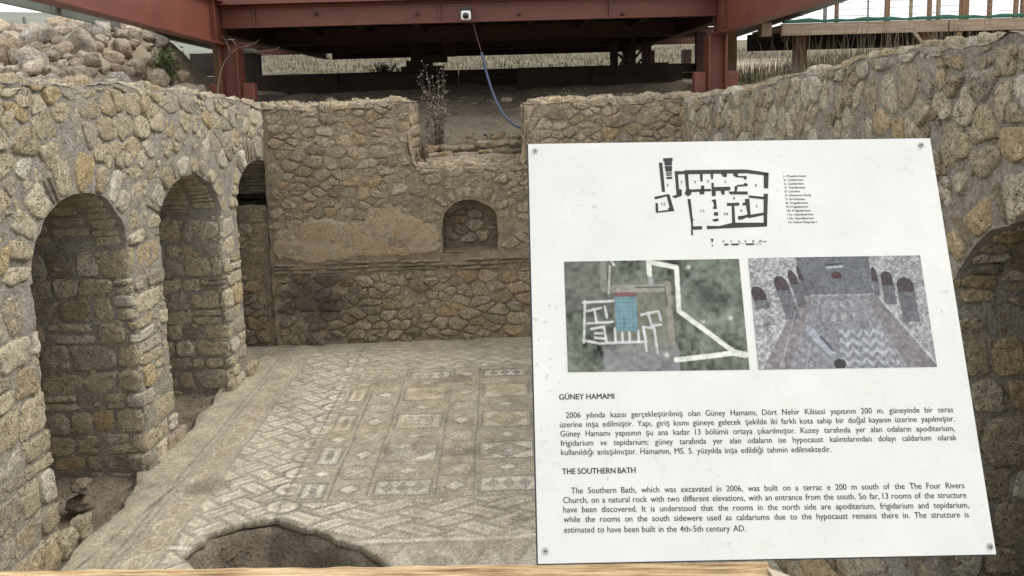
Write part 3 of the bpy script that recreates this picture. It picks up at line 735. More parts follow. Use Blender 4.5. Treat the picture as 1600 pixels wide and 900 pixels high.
# mosaic ------------------------------------------------------------
def mosaic_edge(Y):   # broken western edge
    return np.interp(Y, [0, 5.0, 5.3, 5.75, 6.2, 6.7, 7.05, 7.6, 8.3, 9.0, 9.8, 10.5], [-3.3, -3.42, -3.52, -3.52, -3.42, -3.58, -3.66, -3.50, -3.55, -3.62, -3.8, -4.2])+.05*fbm(v3(Y*3.2, 0*Y, 1), 5, 4)
MX = np.arange(-4.3, 2.75, .0155); MY = np.concatenate([np.arange(.2, 4.5, .06), np.arange(4.5, 10.53, .0155)])
X, Y = np.meshgrid(MX, MY, indexing='ij')
C = lambda r, g, b: np.array([r, g, b])
base = C(.40, .366, .29); white = C(.66, .63, .545); dark = C(.17, .165, .155); ochre = C(.40, .33, .22); rose = C(.38, .27, .21); bluish = C(.31, .32, .31)
col = np.zeros(X.shape+(3,)); col[:] = base
wx = X+.012*fbm(v3(X*2.5, Y*2.5, 0), 12, 3); wy = Y+.012*fbm(v3(X*2.5, Y*2.5, 7), 12, 3)
def put(mask, c, a=1.0):
    a = np.asarray(mask, float)*a; col[:] = col*(1-a[..., None])+c*a[..., None]
def line(d, w_, c, a=1.0): put(np.clip(1.4-np.abs(d)/w_, 0, 1), c, a)
SX = wx+.02                       # symmetric about x = -.02
ax = np.abs(SX)
# weave of diagonal bands
def weave(u, v, s, msk, ca=white, cb=dark, cc=base):
    a = (u/s+v/s); b = (u/s-v/s); ia = np.floor(a); ib = np.floor(b); fa = a-ia; fb = b-ib
    over = ((ia+ib) % 2) < 1
    fr = np.where(over, fa, fb); al = np.where(over, fb, fa)
    band = (fr > .24) & (fr < .76); edge = ((fr > .10) & (fr <= .24)) | ((fr >= .76) & (fr < .90))
    put(msk & band, ca, .74); put(msk & edge, cb, .62); put(msk & ~band & ~edge, cc, .6)
    put(msk & (np.abs(fr-.5) < .12), cc, .55); put(msk & (np.abs(fr-.5) < .03), ochre, .3)
big = fbm(v3(X*.9, Y*.9, 5), 15, 3)
side = (ax > 2.02) & (ax < 2.70) & (wy < 10.05) & (wy > 3.2)
weave(wx*1.0, wy*1.4, .36, side)
fb_ = (ax <= 2.02) & (wy > 9.36) & (wy < 10.05); weave(wx*.9, wy*1.6, .31, fb_)
fr_ = (ax <= 2.02) & (wy > 5.58) & (wy < 6.14); weave(wx*.72, wy*1.5, .37, fr_)
# interlace ends in rounded loops beside the field
for yy in np.arange(3.4, 10.0, .30):
    r_ = np.hypot((ax-1.99)/.10, (wy-yy)/.075); line(r_-1, .28, white, .8); line(r_-1.5, .22, dark, .7)
# band of coloured rings
rb = (ax > 2.76) & (ax < 3.02)
for k in np.arange(3.0, 10.1, .26):
    r_ = np.hypot((ax-2.89)/.095, (wy-k)/.11); put(rb & (r_ < 1), rose if int(k/.26) % 2 else ochre, .55); line(np.where(wx*1.0+wy*.6-np.floor(wx+wy*.6) > .0, r_-.95, 9), .16, white, .45); put(r_ < .5, base, .8)
    line(r_-1.22, .1, dark, .3)
for x_ in (2.72, 3.06): line(ax-x_, .014, dark, .55)
line(ax-3.13, .018, dark, .7); line(ax-2.01, .012, dark, .7)
line(ax-3.30, .012, dark, .0)
# field of panels
fld = (ax < 1.95) & (wy > 6.2) & (wy < 9.33)
put(fld, base*.93, .7)
rows = [(6.23, 6.48), (6.84, 7.20), (7.55, 7.93), (8.32, 8.71), (9.0, 9.22)]
colsx = [(1.67, 1.88, 's'), (.71, 1.21, 'l'), (-.27, .27, 'l')]
for y0_, y1_ in rows:
    ym = (y0_+y1_)/2; hy = (y1_-y0_)/2
    for a0, a1, kd in colsx:
        xm = (a0+a1)/2; hx = (a1-a0)/2
        XX = np.abs((ax if a0 > 0 else SX)-xm); YY = np.abs(wy-ym)
        put((XX < hx) & (YY < hy), white*1.08 if not 7.9 < y1_ < 9 else white*C(.96, .92, .82), .8)
        line(np.maximum(XX-hx, YY-hy), .02, dark, .8); line(np.maximum(XX-hx+.035, YY-hy+.035), .008, dark, .35)
        if kd == 's':
            r_ = XX/(hx*.5)+YY/(hy*.5); put((r_ < 1) & (YY > hy*.0), dark if ym < 8 else ochre, .8)
            put(np.hypot(XX/.05, (YY-hy*.45)/.05) < 1, dark, .5)
        elif ym < 6.6 or ym > 8.9:
            for q_ in (-.5, 0, .5): put((np.abs((ax if a0 > 0 else SX)-xm-q_*hx*1.1)/.07+YY/.09) < 1, dark, .7)
        elif 7.4 < ym < 7.9 and a0 > .5:
            put((XX < hx*.62) & (YY < hy*.6) & (np.sin((wx+.02*np.sin(wy*60))*150) > 0), dark, .75)
            line(np.maximum(XX-hx*.62, YY-hy*.6), .01, dark, .6)
        else:
            r_ = XX/(hx*.86)+YY/(hy*.86); cc_ = dark if ym < 7.4 else ochre*.8
            line(r_-.95, .10, cc_, 1.0); line(r_-.64, .09, cc_, .95); line(r_-.34, .09, cc_, .95); put(r_ < .1, cc_, .9)
    # links between panels
    for xm in (1.44, .49):
        r_ = np.abs(ax-xm)/.13+np.abs(wy-ym)/.12; put(r_ < .6, white, .8); line(r_-.85, .12, dark, .6)
        line(np.where(fld, np.abs(ax-xm)-.17, 9), .010, dark, .45)
for ym in (6.66, 7.37, 8.12, 8.86):
    line(np.where(fld, np.abs(wy-ym)-.11, 9), .010, dark, .4)
    for xm in (1.77, .96, 0):
        r_ = np.abs((ax if xm else SX)-xm)/.16+np.abs(wy-ym)/.09; put(r_ < .5, white, .8); line(r_-.85, .12, dark, .5)
    for xm in (1.44, .49):
        r_ = np.hypot((ax-xm)/.15, (wy-ym)/.13); line(r_-1, .1, dark, .5); line((np.abs(ax-xm)/.12-np.abs(wy-ym)/.11)*(r_ < 1)+9*(r_ >= 1), .12, white, .5)
put(fld & (fbm(v3(X*1.6, Y*1.6, 2), 6, 3) > .1) & (Y > 7.4), ochre*1.1, .28)
# frame lines and front border of triangles
for y_ in (6.17, 9.35, 10.08): line(np.where(ax < 2.0 if y_ < 10 else ax < 3.1, wy-y_, 9), .014, dark, .75)
line(np.where(ax < 2.75, wy-5.53, 9), .022, white*1.05, .9); line(np.where(ax < 2.75, wy-5.485, 9), .01, dark, .5)
tri = (ax < 2.0) & (wy < 5.46) & (wy > 5.05); tt_ = np.abs(((wx/.34) % 1)-.5)*2
put(tri & ((wy-5.1)/.36 < 1-tt_), white*.95, .6); put(tri & (np.abs((wy-5.1)/.36-(1-tt_)) < .08), dark, .5)
# near part: a second interlaced field
weave(wx*.7, wy*1.2, .3, (ax < 2.0) & (wy < 5.0) & (wy > 1.0))
put((ax > 2.0) & (ax < 2.7) & (wy < 6.3) & (wy > 5.6) & (fbm(v3(X*1.2, Y*1.2, 22), 6, 2) > .0), bluish, .25)
# dust, worn areas, patches of lost tesserae
dust = np.clip(.22+.6*fbm(v3(X*1.1, Y*1.1, 8), 6, 5), 0, .85); dust = np.maximum(dust, .5*sstep(3.08, 3.16, ax)); dust = np.maximum(dust, .55*sstep(8.6, 10.2, Y)*(.7+.4*big))
dust = np.where(X > .2, np.maximum(dust, .5), dust)*(1-.3*((Y < 6.2) & (ax > 2.0)))
fld2 = (ax < 1.95) & (Y > 6.2) & (Y < 8.8) & (X < .3); dust = np.where(fld2, dust*.55, dust); col = col if True else col
col = col*(1-dust[..., None]*.9)+(base*1.02)[None, None]*dust[..., None]*.9
lost = sstep(.55, .75, fbm(v3(X*1.5, Y*2.0, 19), 16, 4)); col = col*(1-.75*lost[..., None])+(C(.24, .215, .175))*.75*lost[..., None]
fine = 1+.10*fbm(v3(X*14, Y*14, 0), 3, 3)+.12*fbm(v3(X*3, Y*3, 4), 13, 4)
col *= fine[..., None]*1.02
# crack lines
for (p, q) in (((-3.62, 9.1), (-3.40, 10.3)), ((-3.35, 5.3), (-3.1, 6.6))):
    p = np.array(p); q = np.array(q); ab = q-p; t = np.clip(((X-p[0])*ab[0]+(Y-p[1])*ab[1])/(ab@ab), 0, 1)
    d_ = np.hypot(X-p[0]-t*ab[0], Y-p[1]-t*ab[1])+.02*fbm(v3(X*5, Y*5, 0), 2, 2); put(np.clip(1.3-np.abs(d_)/.012, 0, 1), dark*.6, .8)
dh = dist_poly(X, Y, HOLE)+.045*fbm(v3(X*5, Y*5, 3), 14, 4)
keep = (X > mosaic_edge(Y)) & (dh > 0) & ~((X < -3.35) & (Y > 10.48))
rim = np.clip(1-(X-mosaic_edge(Y))/.09, 0, 1); rim = np.maximum(rim, np.clip(1-dh/.07, 0, 1))
col = col*(1-.45*rim[..., None])+C(.30, .27, .21)*.45*rim[..., None]
Z = .0+.012*fbm(v3(X*1.1, Y*1.1, 0), 4, 3)+.004*fbm(v3(X*7, Y*7, 0), 4, 2)-.012*rim
gx_, gy_ = np.gradient(dh, MX, MY); gl = np.hypot(gx_, gy_)+1e-6; nh = (dh <= 0) & (dh > -.05)
nh = nh | ((dh > 0) & (dh < .014)); X = np.where(nh, X-dh*gx_/gl**2, X); Y = np.where(nh, Y-dh*gy_/gl**2, Y)
X = np.where((~keep | (X-mosaic_edge(Y) < .012)) & (dh > .05) & (Y < 10.4) & (X < -3.2), mosaic_edge(Y), X)
Z = np.where(keep, Z, -.065); col[~keep] = C(.20, .175, .135)
Fc = grid_faces(len(MX), len(MY)); kk = keep.ravel()[Fc].any(1); Fc = Fc[kk]
V = v3(X, Y, Z).reshape(-1, 3); used = np.unique(Fc); re = -np.ones(len(V), int); re[used] = np.arange(len(used))
Vu = V[used]; Fu = re[Fc]
me = bpy.data.meshes.new('mosaic_floor'); me.vertices.add(len(Vu)); me.vertices.foreach_set('co', Vu.astype(np.float32).ravel())
me.loops.add(Fu.size); me.loops.foreach_set('vertex_index', Fu.astype(np.int32).ravel())
me.polygons.add(len(Fu)); me.polygons.foreach_set('loop_start', np.arange(0, Fu.size, 4, dtype=np.int32)); me.update(calc_edges=True); me.validate()
set_col(me, col.reshape(-1, 3)[used]); o = link('mosaic_floor', me, M_mosaic); o['kind'] = 'structure'

# ================================================================== LOOSE STONES
def rock(seed, flat=.7, n=2, nm='rock'):
    bm = bmesh.new(); bmesh.ops.create_icosphere(bm, subdivisions=n, radius=1)
    rg = np.random.RandomState(seed); s = np.array([1, rg.uniform(.65, .95), flat*rg.uniform(.75, 1.1)])
    co = np.array([v.co[:] for v in bm.verts]); e_ = rg.uniform(.55, .8)
    co = np.sign(co)*np.abs(co)**e_; co /= np.linalg.norm(co, axis=1).mean()
    d = 1+.25*fbm(co*1.3+seed, seed % 30, 2)+.13*fbm(co*3.2+seed, 5, 3)
    for _ in range(6):
        nn = rg.normal(size=3); nn /= np.linalg.norm(nn); h_ = co@nn; c0 = rg.uniform(.60, .84); k_ = np.maximum(h_-c0, 0); co = co-nn*k_[:, None]*.85
    co = co*d[:, None]*s
    for v, c in zip(bm.verts, co): v.co = c
    me = bpy.data.meshes.new(nm); bm.to_mesh(me); bm.free()
    me.polygons.foreach_set('use_smooth', [True]*len(me.polygons)); return me
ROCKS = [rock(i, .85, n=3) for i in range(14)]; ROCKS3 = [rock(40+i, n=3) for i in range(4)]
for r_ in ROCKS: r_.materials.append(M_heap)
HP = thing('rubble_heap', 'long dry heap of pale pinkish field stones beyond the left wall', 'stone heap', (-7, 10.5, 3.7))
rng = np.random.RandomState(8); placed = []
for it in range(9000):
    if len(placed) >= 297: break
    x = rng.uniform(-9.4, -4.72); y = rng.uniform(7.9, 12.0)
    r_ = rng.choice([.09, .13, .17, .21, .25], p=[.2, .3, .3, .15, .05])
    if (x > -5.6 and rng.rand() < .6): r_ *= .7
    if any((x-a)**2+(y-b)**2 < (.74*(r_+c))**2 for a, b, c in placed): continue
    placed.append((x, y, r_))
    px = EYE; o = link('stone', ROCKS[rng.randint(14)], None, HP)
    o.location = Vector((x, y, float(terr(x, y))+r_*.38+rng.uniform(0, .05)))-HP.location
    o.scale = (r_*rng.uniform(.9, 1.25), r_*rng.uniform(.9, 1.2), r_*rng.uniform(.9, 1.2)); o.rotation_euler = (rng.uniform(-.5, .5), rng.uniform(-.4, .4), rng.uniform(0, 6.3))
print('heap', len(placed))
def loose(px, py, Y, r, label, mat, sd, name='rock', z=None, sq=(1, 1, 1), rot=(0, 0, 0)):
    p = atY(px, py, Y); me = ROCKS3[sd % 4].copy(); me.materials.clear(); me.materials.append(mat)
    o = link(name, me); o.location = (p[0], p[1], p[2] if z is None else z); o.scale = (r*sq[0], r*sq[1], r*sq[2]); o.rotation_euler = rot
    return tag(o, label, 'stone')
loose(127, 770, 6.3, .14, 'brown stone lying in the dirt of the first left arch, under another', M_dirtstone, 0, z=.0, rot=(0, 0, .4))
loose(128, 752, 6.31, .13, 'brown stone resting on top of another in the first left arch', M_dirtstone, 1, z=.145, rot=(.2, .1, 1.9))
loose(733, 213, 11.95, .06, 'small white rock lying on the earth slope above the niche wall', M_heap, 2)
loose(792, 156, 13.6, .10, 'pale flat rock beside the hanging cable on the shaded slope', M_heap, 3, sq=(1.2, 1, .7))
loose(774, 160, 13.2, .09, 'dusty brown rock just left of the hanging cable', M_earth, 0, sq=(1.2, 1, .8))
loose(760, 211, 11.95, .055, 'dark grey stone right of the small white rock on the slope', M_black, 1, sq=(1.2, 1, .6))
loose(702, 213, 11.9, .045, 'small buff pebble left of the white rock on the slope', M_heap, 1)
loose(516, 157, 12.4, .09, 'pale rock on the ground behind the top of the back wall', M_heap, 2, sq=(1, 1, .8))
loose(602, 157, 12.4, .09, 'flat pale rock behind the back wall near the notch', M_heap, 0, sq=(1.3, 1, .6))
loose(270, 90, 13.2, .16, 'white block standing in the gap under the steel platform', M_heap, 2, sq=(.8, .7, 1.2))
# pebbles on the slope and round the broken mosaic edges
mbp = MB(); rg = np.random.RandomState(9)
def pebbles(n, xr_, yr_, zf, r0, r1, ok=None):
    for _ in range(n):
        x, y = rg.uniform(*xr_), rg.uniform(*yr_)
        if ok is not None and not ok(x, y): continue
        r_ = rg.uniform(r0, r1); me = ROCKS_S[rg.randint(4)]; a = rg.uniform(0, 6.28); c, s = math.cos(a), math.sin(a)
        V = me[0]*np.array([r_*rg.uniform(.8, 1.4), r_, r_*.8]); V = np.stack([V[:, 0]*c-V[:, 1]*s, V[:, 0]*s+V[:, 1]*c, V[:, 2]], 1)+np.array([x, y, zf(x, y)+r_*.3])
        mbp.add(V, me[1])
ROCKS_S = []
for i in range(4):
    me = rock(90+i, n=1); ROCKS_S.append((np.array([v.co[:] for v in me.vertices]), [tuple(p.vertices) for p in me.polygons]))
tz = lambda x, y: float(terr(x, y))
pebbles(190, (-1.25, .35), (11.6, 15), tz, .008, .03)
pebbles(300, (-4.7, 3.7), (11.8, 15), tz, .01, .05)
o = mbp.build('pebbles', M_heap); tag(o, 'scattered small pebbles on the earth slope behind the back wall', 'pebbles', kind='stuff')
mbp = MB(); ez = lambda x, y: float(earth_z(np.array(x), np.array(y)))
pebbles(420, (-4.5, -3.3), (5.3, 9.6), ez, .006, .022, lambda x, y: x < mosaic_edge(np.array(y))+.02)
pebbles(260, (-2.6, -1.0), (4.8, 5.8), ez, .006, .028, lambda x, y: dist_poly(np.array(x), np.array(y), HOLE) < -.04)
pebbles(160, (-3.4, 2), (5, 10.4), lambda x, y: .002, .003, .009)
o = mbp.build('gravel', M_earth); tag(o, 'crumbs and gravel on the dirt around the broken mosaic', 'gravel', kind='stuff')
# bank of tumbled stones on the ledge in the notch
NB = thing('stone_footing', 'ruined low course of stones crossing the notch above the niche', 'stone course', (-.4, 11.6, 2.6)); rng = np.random.RandomState(4)
for x in np.arange(-1.2, .40, .15):
    for lv in range(3 if x > -.5 else 2):
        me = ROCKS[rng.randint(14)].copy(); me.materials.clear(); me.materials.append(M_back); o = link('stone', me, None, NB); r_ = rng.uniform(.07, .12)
        o.location = Vector((x+rng.uniform(-.04, .04)+.08*lv, 11.55+.12*lv+rng.uniform(-.05, .05), 2.63+.11*lv+.05*(x > -.4)))-NB.location; o.scale = (r_*1.5, r_, r_*.75); o.rotation_euler = (0, rng.uniform(-.2, .2), rng.uniform(0, .6))

# ================================================================== STEEL PLATFORM
PF = thing('steel_platform', 'red painted steel platform on columns spanning above the back of the ruin', 'platform', (-.4, 12, 3.5))
def ibeam(p, q, h, wd, tf=.02, tw=.02, mat=None, parent=None, name='beam'):
    """I section between p and q; p, q on the bottom centre line"""
    p = np.array(p, float); q = np.array(q, float); b = MB()
    zz = np.array([0, 0, 1.])
    b.bar(p+zz*tf/2, q+zz*tf/2, wd, tf); b.bar(p+zz*(h-tf/2), q+zz*(h-tf/2), wd, tf)
    b.bar(p+zz*(tf+.0005+(h-2*tf)/2), q+zz*(tf+.0005+(h-2*tf)/2), tw, h-2*tf-.002)
    return b.build(name, mat or M_red, parent)
XLB, XRB = -4.37, 3.54
ibeam((XLB+.02, 12.0, 4.72), (XRB-.02, 12.0, 4.72), .33, .16, parent=PF)
ibeam((XLB-1.3, 11.85, 5.06), (XRB+1.0, 11.85, 5.06), .5, .2, parent=PF)
fL = lambda y: -4.37+.083*(12-y); fR = lambda y: 3.54-.03*(12-y); gL = lambda y: -5.45-.075*(y-8.45); gR = lambda y: 4.79+.08*(y-10.2)
ibeam((fL(3), 3, 4.45), (fL(12.15), 12.15, 4.45), .68, .20, .028, parent=PF, name='side_beam')
ibeam((fR(3), 3, 4.41), (fR(12.15), 12.15, 4.41), .68, .20, .028, parent=PF, name='side_beam')
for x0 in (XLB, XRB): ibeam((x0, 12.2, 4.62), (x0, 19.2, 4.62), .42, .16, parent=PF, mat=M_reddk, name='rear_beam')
for x0 in (fL(11.4), fR(11.4)): MB().box((x0-.015, 11.40, 4.49), (x0+.085 if x0 < 0 else x0-.085, 11.42, 5.09)).build('stiffener', M_red, PF)
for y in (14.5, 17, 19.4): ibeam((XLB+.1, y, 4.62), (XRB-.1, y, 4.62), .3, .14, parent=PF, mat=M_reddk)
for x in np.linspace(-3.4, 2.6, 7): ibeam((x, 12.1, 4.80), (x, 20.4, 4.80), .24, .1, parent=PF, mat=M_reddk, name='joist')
# outriggers and grey edge beams
for y in (5.0, 7.2, 9.6, 12.1, 14.5, 17.0, 19.5):
    ibeam((fL(y)-.11, y, 4.78), (gL(y)+.04, y, 4.78), .2, .12, parent=PF, name='outrigger'); ibeam((fR(y)+.11, y, 4.78), (gR(y)-.04, y, 4.78), .2, .12, parent=PF, name='outrigger')
for a_, b_ in ((3, 6.6), (6.62, 9.4), (9.42, 12.4), (12.42, 16.4), (16.42, 20.5)):
    MB().bar((gL(a_), a_, 4.85), (gL(b_), b_, 4.85), .06, .30).build('edge_beam', M_grey, PF); MB().bar((gR(a_), a_, 4.85), (gR(b_), b_, 4.85), .06, .30).build('edge_beam', M_grey, PF)
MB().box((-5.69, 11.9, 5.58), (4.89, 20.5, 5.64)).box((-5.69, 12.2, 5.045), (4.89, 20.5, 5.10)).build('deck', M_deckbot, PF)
# stiffeners and bolts lugs under the front beam
for x in (XLB+.55, -.9+.0, 1.8): MB().box((x, 11.93, 4.745), (x+.015, 11.985, 5.03)).build('stiffener', M_red, PF)
for px in (493, 652, 811, 973): p = atY(px, 22, 11.95); MB().box((p[0]-.02, 11.9, p[2]-.02), (p[0]+.02, 11.985, p[2]+.03)).build('lug', M_reddk, PF, bevel=.005)
def column(x, y, z0, z1, s=.28, mat=None):
    c = MB().box((x-s/2, y-s/2, z0), (x-s/2+.03, y+s/2, z1)).box((x+s/2-.03, y-s/2, z0), (x+s/2, y+s/2, z1)).box((x-s/2+.03, y-.02, z0), (x+s/2-.03, y+.02, z1)).build('column', mat or M_red, PF)
    MB().box((x-s*1.2, y-.08, z0), (x-s/2-.003, y+.08, z0+.46)).build('base_gusset', mat or M_red, PF, bevel=.03); MB().box((x+s/2+.003, y-.08, z0), (x+s*1.2, y+.08, z0+.46)).build('base_gusset', mat or M_red, PF, bevel=.03)
column(-4.24, 12, 3.40, 4.447, .30); column(3.52, 12, 3.38, 4.407, .30)
for x in (-6.9, -1.9, 3.35, 3.95, 4.9): 
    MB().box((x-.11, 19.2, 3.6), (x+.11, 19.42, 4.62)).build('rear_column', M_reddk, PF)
for x in (-5.35, 4.55): MB().box((x-.09, 14.4, 3.3), (x+.09, 14.6, 4.78)).build('rear_column', M_post, PF)
MB().bar((3.45, 19.3, 4.05), (3.85, 19.3, 4.55), .05).bar((3.3, 19.28, 4.5), (3.05, 19.28, 4.05), .05).build('diagonal_brace', M_reddk, PF)
# dark boards added to stand for deep shade in the crawl space
SW = thing('shade_boards', 'added dark boards standing for the deep shade under the rear of the platform', 'wall', (-.4, 16.9, 3.2))
for k in range(5):
    for x0, x1 in ((-6.9, -4.2), (-4.18, -.9), (-.88, 2.2), (2.22, 5.0)):
        MB().box((x0, 16.9+.01*(k % 2), 3.2+k*.195), (x1, 16.98, 3.195+k*.195+.195)).build('board', M_shadeboard, SW)
for x0, x1, zt in ((-5.3, -3.4, 4.07), (-3.38, -1.38, 4.07), (.42, 2.0, 4.12), (2.02, 3.95, 4.12)):  # nearer boards, added to blacken the shaded ground beside the notch
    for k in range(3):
        zb = zt+.02-.2*(k+1); MB().box((x0, 15.9+.008*k, zb+.004), (x1, 15.98+.008*k, zb+.2)).build('board', M_shadeboard, SW)
def span(p0, p1, top_px, bot_px, Y, nm, mt_, root, dy=.15):
    a_ = atY(p0, top_px, Y); b_ = atY(p1, bot_px, Y); MB().box((a_[0], Y, b_[2]), (b_[0], Y+dy, a_[2])).build(nm, mt_, root, bevel=.01)
span(296, 350, 84, 118, 17.1, 'board', M_deckbot, SW); span(352, 407, 84, 118, 17.1, 'board', M_deckbot, SW)  # dark panels added to close the bright gap at left
BR = thing('stone_pier', 'broken block pier beside the rear steel post under the platform', 'pier', (-1.9, 16.5, 3.9))
for q in ((640, 662, 58, 96, 16.75), (690, 712, 60, 88, 16.8)): span(*q, 'post', M_reddk, BR)
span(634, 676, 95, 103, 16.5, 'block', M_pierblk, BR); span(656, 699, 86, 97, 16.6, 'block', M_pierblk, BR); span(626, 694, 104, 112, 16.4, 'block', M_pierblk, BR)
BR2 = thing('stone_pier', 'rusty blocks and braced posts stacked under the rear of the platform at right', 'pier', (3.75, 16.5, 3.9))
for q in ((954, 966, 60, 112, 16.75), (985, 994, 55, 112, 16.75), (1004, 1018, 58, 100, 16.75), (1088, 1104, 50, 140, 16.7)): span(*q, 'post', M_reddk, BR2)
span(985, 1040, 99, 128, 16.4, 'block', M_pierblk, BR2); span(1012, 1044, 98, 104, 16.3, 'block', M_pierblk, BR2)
for p0, p1 in (((966, 84), (984, 104)), ((986, 98), (1004, 76))): a_ = atY(*p0, 16.7); b_ = atY(*p1, 16.7); MB().bar(a_, b_, .05).build('diagonal_brace', M_reddk, BR2)

# security camera under the beam
p = atY(728, 22, 11.72); SCm = thing('security_camera', 'white dome security camera hung on the red front beam', 'camera', (p[0], 11.72, p[2]))
def bevbox(a, b, name, mat, parent, bev): return MB().box(a, b).build(name, mat, parent, bevel=bev)
x, z = p[0], p[2]
bevbox((x-.085, 11.70, z+.045), (x+.085, 11.90, z+.11), 'bracket', M_black, SCm, .01)
bevbox((x-.078, 11.62, z-.10), (x+.078, 11.78, z+.044), 'housing', M_white, SCm, .03)
t = MB().tube([(x, 11.63, z-.035), (x, 11.60, z-.035)], [.05, .044], 16).build('lens', M_lens, SCm, True)
# cable
CB = thing('hanging_cable', 'thin wire running into a blue sleeve, drooping from the camera to the wall', 'cable', tuple(atY(740, 38, 11.9)))
key = [(740, 38, 11.9), (745, 58, 11.8), (752, 80, 11.75), (759, 110, 11.7), (768, 140, 11.6), (778, 165, 11.5), (790, 184, 11.4), (803, 196, 11.3), (816, 201, 11.2), (828, 201, 11.1), (842, 205, 10.9)]
pts = np.array([atY(*k) for k in key]); tt = np.linspace(0, len(key)-1, 50); sp = np.stack([np.interp(tt, range(len(key)), pts[:, i]) for i in range(3)], 1)
for _ in range(3): sp[1:-1] = (sp[:-2]+sp[1:-1]*2+sp[2:])/4
MB().tube(sp[:11], .008, 6).build('wire', M_cable_r, CB, True); MB().tube(sp[10:], .019, 8).build('sleeve', M_cable, CB, True)

# ================================================================== TIMBER WALKWAY (right)
WK = thing('timber_walkway', 'raised wooden walkway with post and wire railing on the bank at upper right', 'walkway', (7, 13, 4.4))
YW = 13.0
for i, (a, b) in enumerate(((4.97, 7.9), (7.93, 11.2), (11.23, 15.0))): MB().box((a, YW, 4.45), (b, YW+.06, 4.655)).build('fascia_board', M_wood, WK)
for k in range(60):
    x = 5.0+k*.165; MB().box((x, YW+.07, 4.60), (x+.155, YW+1.6, 4.645)).build('deck_board', M_wood, WK)
xsn = np.linspace(4.98, 15, 90); gv = []
for x in xsn:
    zt = 4.72+.012*math.sin(x*5)+.01*math.sin(x*13); 
    for (yy, zz) in ((-.012, 4.66), (-.02, 4.69), (-.012, zt), (.012, zt), (.012, 4.66)): gv.append((x, YW+yy+.02*math.sin(x*9)*.3, zz))
f_ = [tuple(int(i) for i in f) for f in grid_faces(len(xsn), 5)]
wobj('shade_net', gv, f_, M_green, WK, True)
for px, wd, mt_ in ((1290, .05, M_wire), (1308, .055, M_post), (1357, .025, M_wire), (1387, .07, M_post), (1424, .045, M_wood), (1453, .06, M_post), (1467, .055, M_wood), (1507, .115, M_post), (1547, .06, M_post), (1588, .06, M_post), (1598, .05, M_post)):
    p = atY(px, 20, YW+.08); MB().bar((p[0], YW+.10, 4.655), (p[0], YW+.10, 5.75), wd).build('railing_post', mt_, WK)
for k in range(4):
    x = 10.0+k*1.3; MB().bar((x, YW+.10, 4.655), (x, YW+.10, 5.75), .07).build('railing_post', M_post, WK)
for k, z in enumerate(np.linspace(4.78, 5.65, 9)):
    pp = [(x, YW+.10-.03, z+.012*math.sin(x*1.7+k)) for x in np.linspace(4.98, 15, 24)]; MB().tube(pp, .006, 5).build('wire', M_wire, WK)
MB().box((7.62, YW+.3, 3.9), (7.90, YW+.5, 4.6)).build('support_post', M_post, WK)
MB().box((5.6, YW+.9, 3.8), (5.8, YW+1.1, 4.6)).build('support_post', M_post, WK); MB().box((10.6, YW+.3, 3.8), (10.85, YW+.5, 4.6)).build('support_post', M_post, WK)
a = atY(1428, 50, 12.9); b = atY(1452, 82, 12.9); MB().bar(a, b, .05).build('diagonal_brace', M_wood, WK)
a = atY(1500, 52, 12.9); b = atY(1467, 82, 12.9); MB().bar(a, b, .06).build('diagonal_brace', M_post, WK)
p = atY(1192, 45, 13.2); MB().box((4.62, 13.0, 4.45), (4.80, 13.2, 4.68)).build('end_block', M_wood, WK)
# dark strip and sheet added for the shade under the walkway
MB().box((4.9, 14.45, 4.28), (15, 14.6, 4.595)).build('shade_strip', M_deckbot, WK)
BK = MB().box((8.0, 14.65, 3.7), (15, 14.8, 4.59)).build('shade_sheet', M_deckbot, WK)

# fence post far left
FP = MB().bar((*atY(40, 50, 30)[:2], 5.0), (*atY(40, 50, 30)[:2], 7.2), .09).build('fence_post', M_grey); tag(FP, 'thin grey post standing on the skyline at far left', 'post')

# ================================================================== VEGETATION
def blades(n, xr_, yr_, h0, h1, mat, name, label, cat, seed, wd=.006, lean=.35, zf=tz, dens=None, par=None):
    rg = np.random.RandomState(seed); V = []; Fc = []
    x = rg.uniform(*xr_, n); y = rg.uniform(*yr_, n)
    if dens is not None: k = dens(x, y) > rg.rand(n); x, y = x[k], y[k]
    z = terr(x, y); n = len(x); h = rg.uniform(h0, h1, n); a = rg.uniform(0, 6.28, n); l = rg.uniform(0, lean, n)*h; b = rg.uniform(0, 3.14, n)
    ux, uy = np.cos(b)*wd, np.sin(b)*wd
    p0 = v3(x-ux, y-uy, z-.02); p1 = v3(x+ux, y+uy, z-.02); mx_, my_ = x+np.cos(a)*l*.35, y+np.sin(a)*l*.35
    p2 = v3(mx_+ux*.8, my_+uy*.8, z+h*.55); p3 = v3(mx_-ux*.8, my_-uy*.8, z+h*.55); p4 = v3(x+np.cos(a)*l, y+np.sin(a)*l, z+h)
    V = np.stack([p0, p1, p2, p3, p4], 1).reshape(-1, 3); i = np.arange(n)*5
    Fc = [(int(k), int(k+1), int(k+2), int(k+3)) for k in i]+[(int(k+3), int(k+2), int(k+4)) for k in i]
    o = wobj(name, V, Fc, mat, par); 
    if par is None: tag(o, label, cat, kind='stuff')
    return o
blades(9000, (3.95, 15), (9.5, 15.5), .08, .38, M_straw, 'dry_grass', 'pale dry grass and stalks covering the bank right of the platform', 'grass', 1, dens=lambda x, y: .35+.6*(y > 11.8))
blades(500, (4.2, 12), (10.5, 13), .4, 1.0, M_straw, 'tall_dry_stalks', 'tall brittle stalks sticking up before the wooden walkway', 'dry stalks', 2, .004, .4)
blades(6000, (-9, 8.5), (20.5, 29), .04, .17, M_straw, 'dry_meadow_grass', 'sunlit dry meadow grass seen through the gaps under the platform', 'grass', 3, .012, .5)
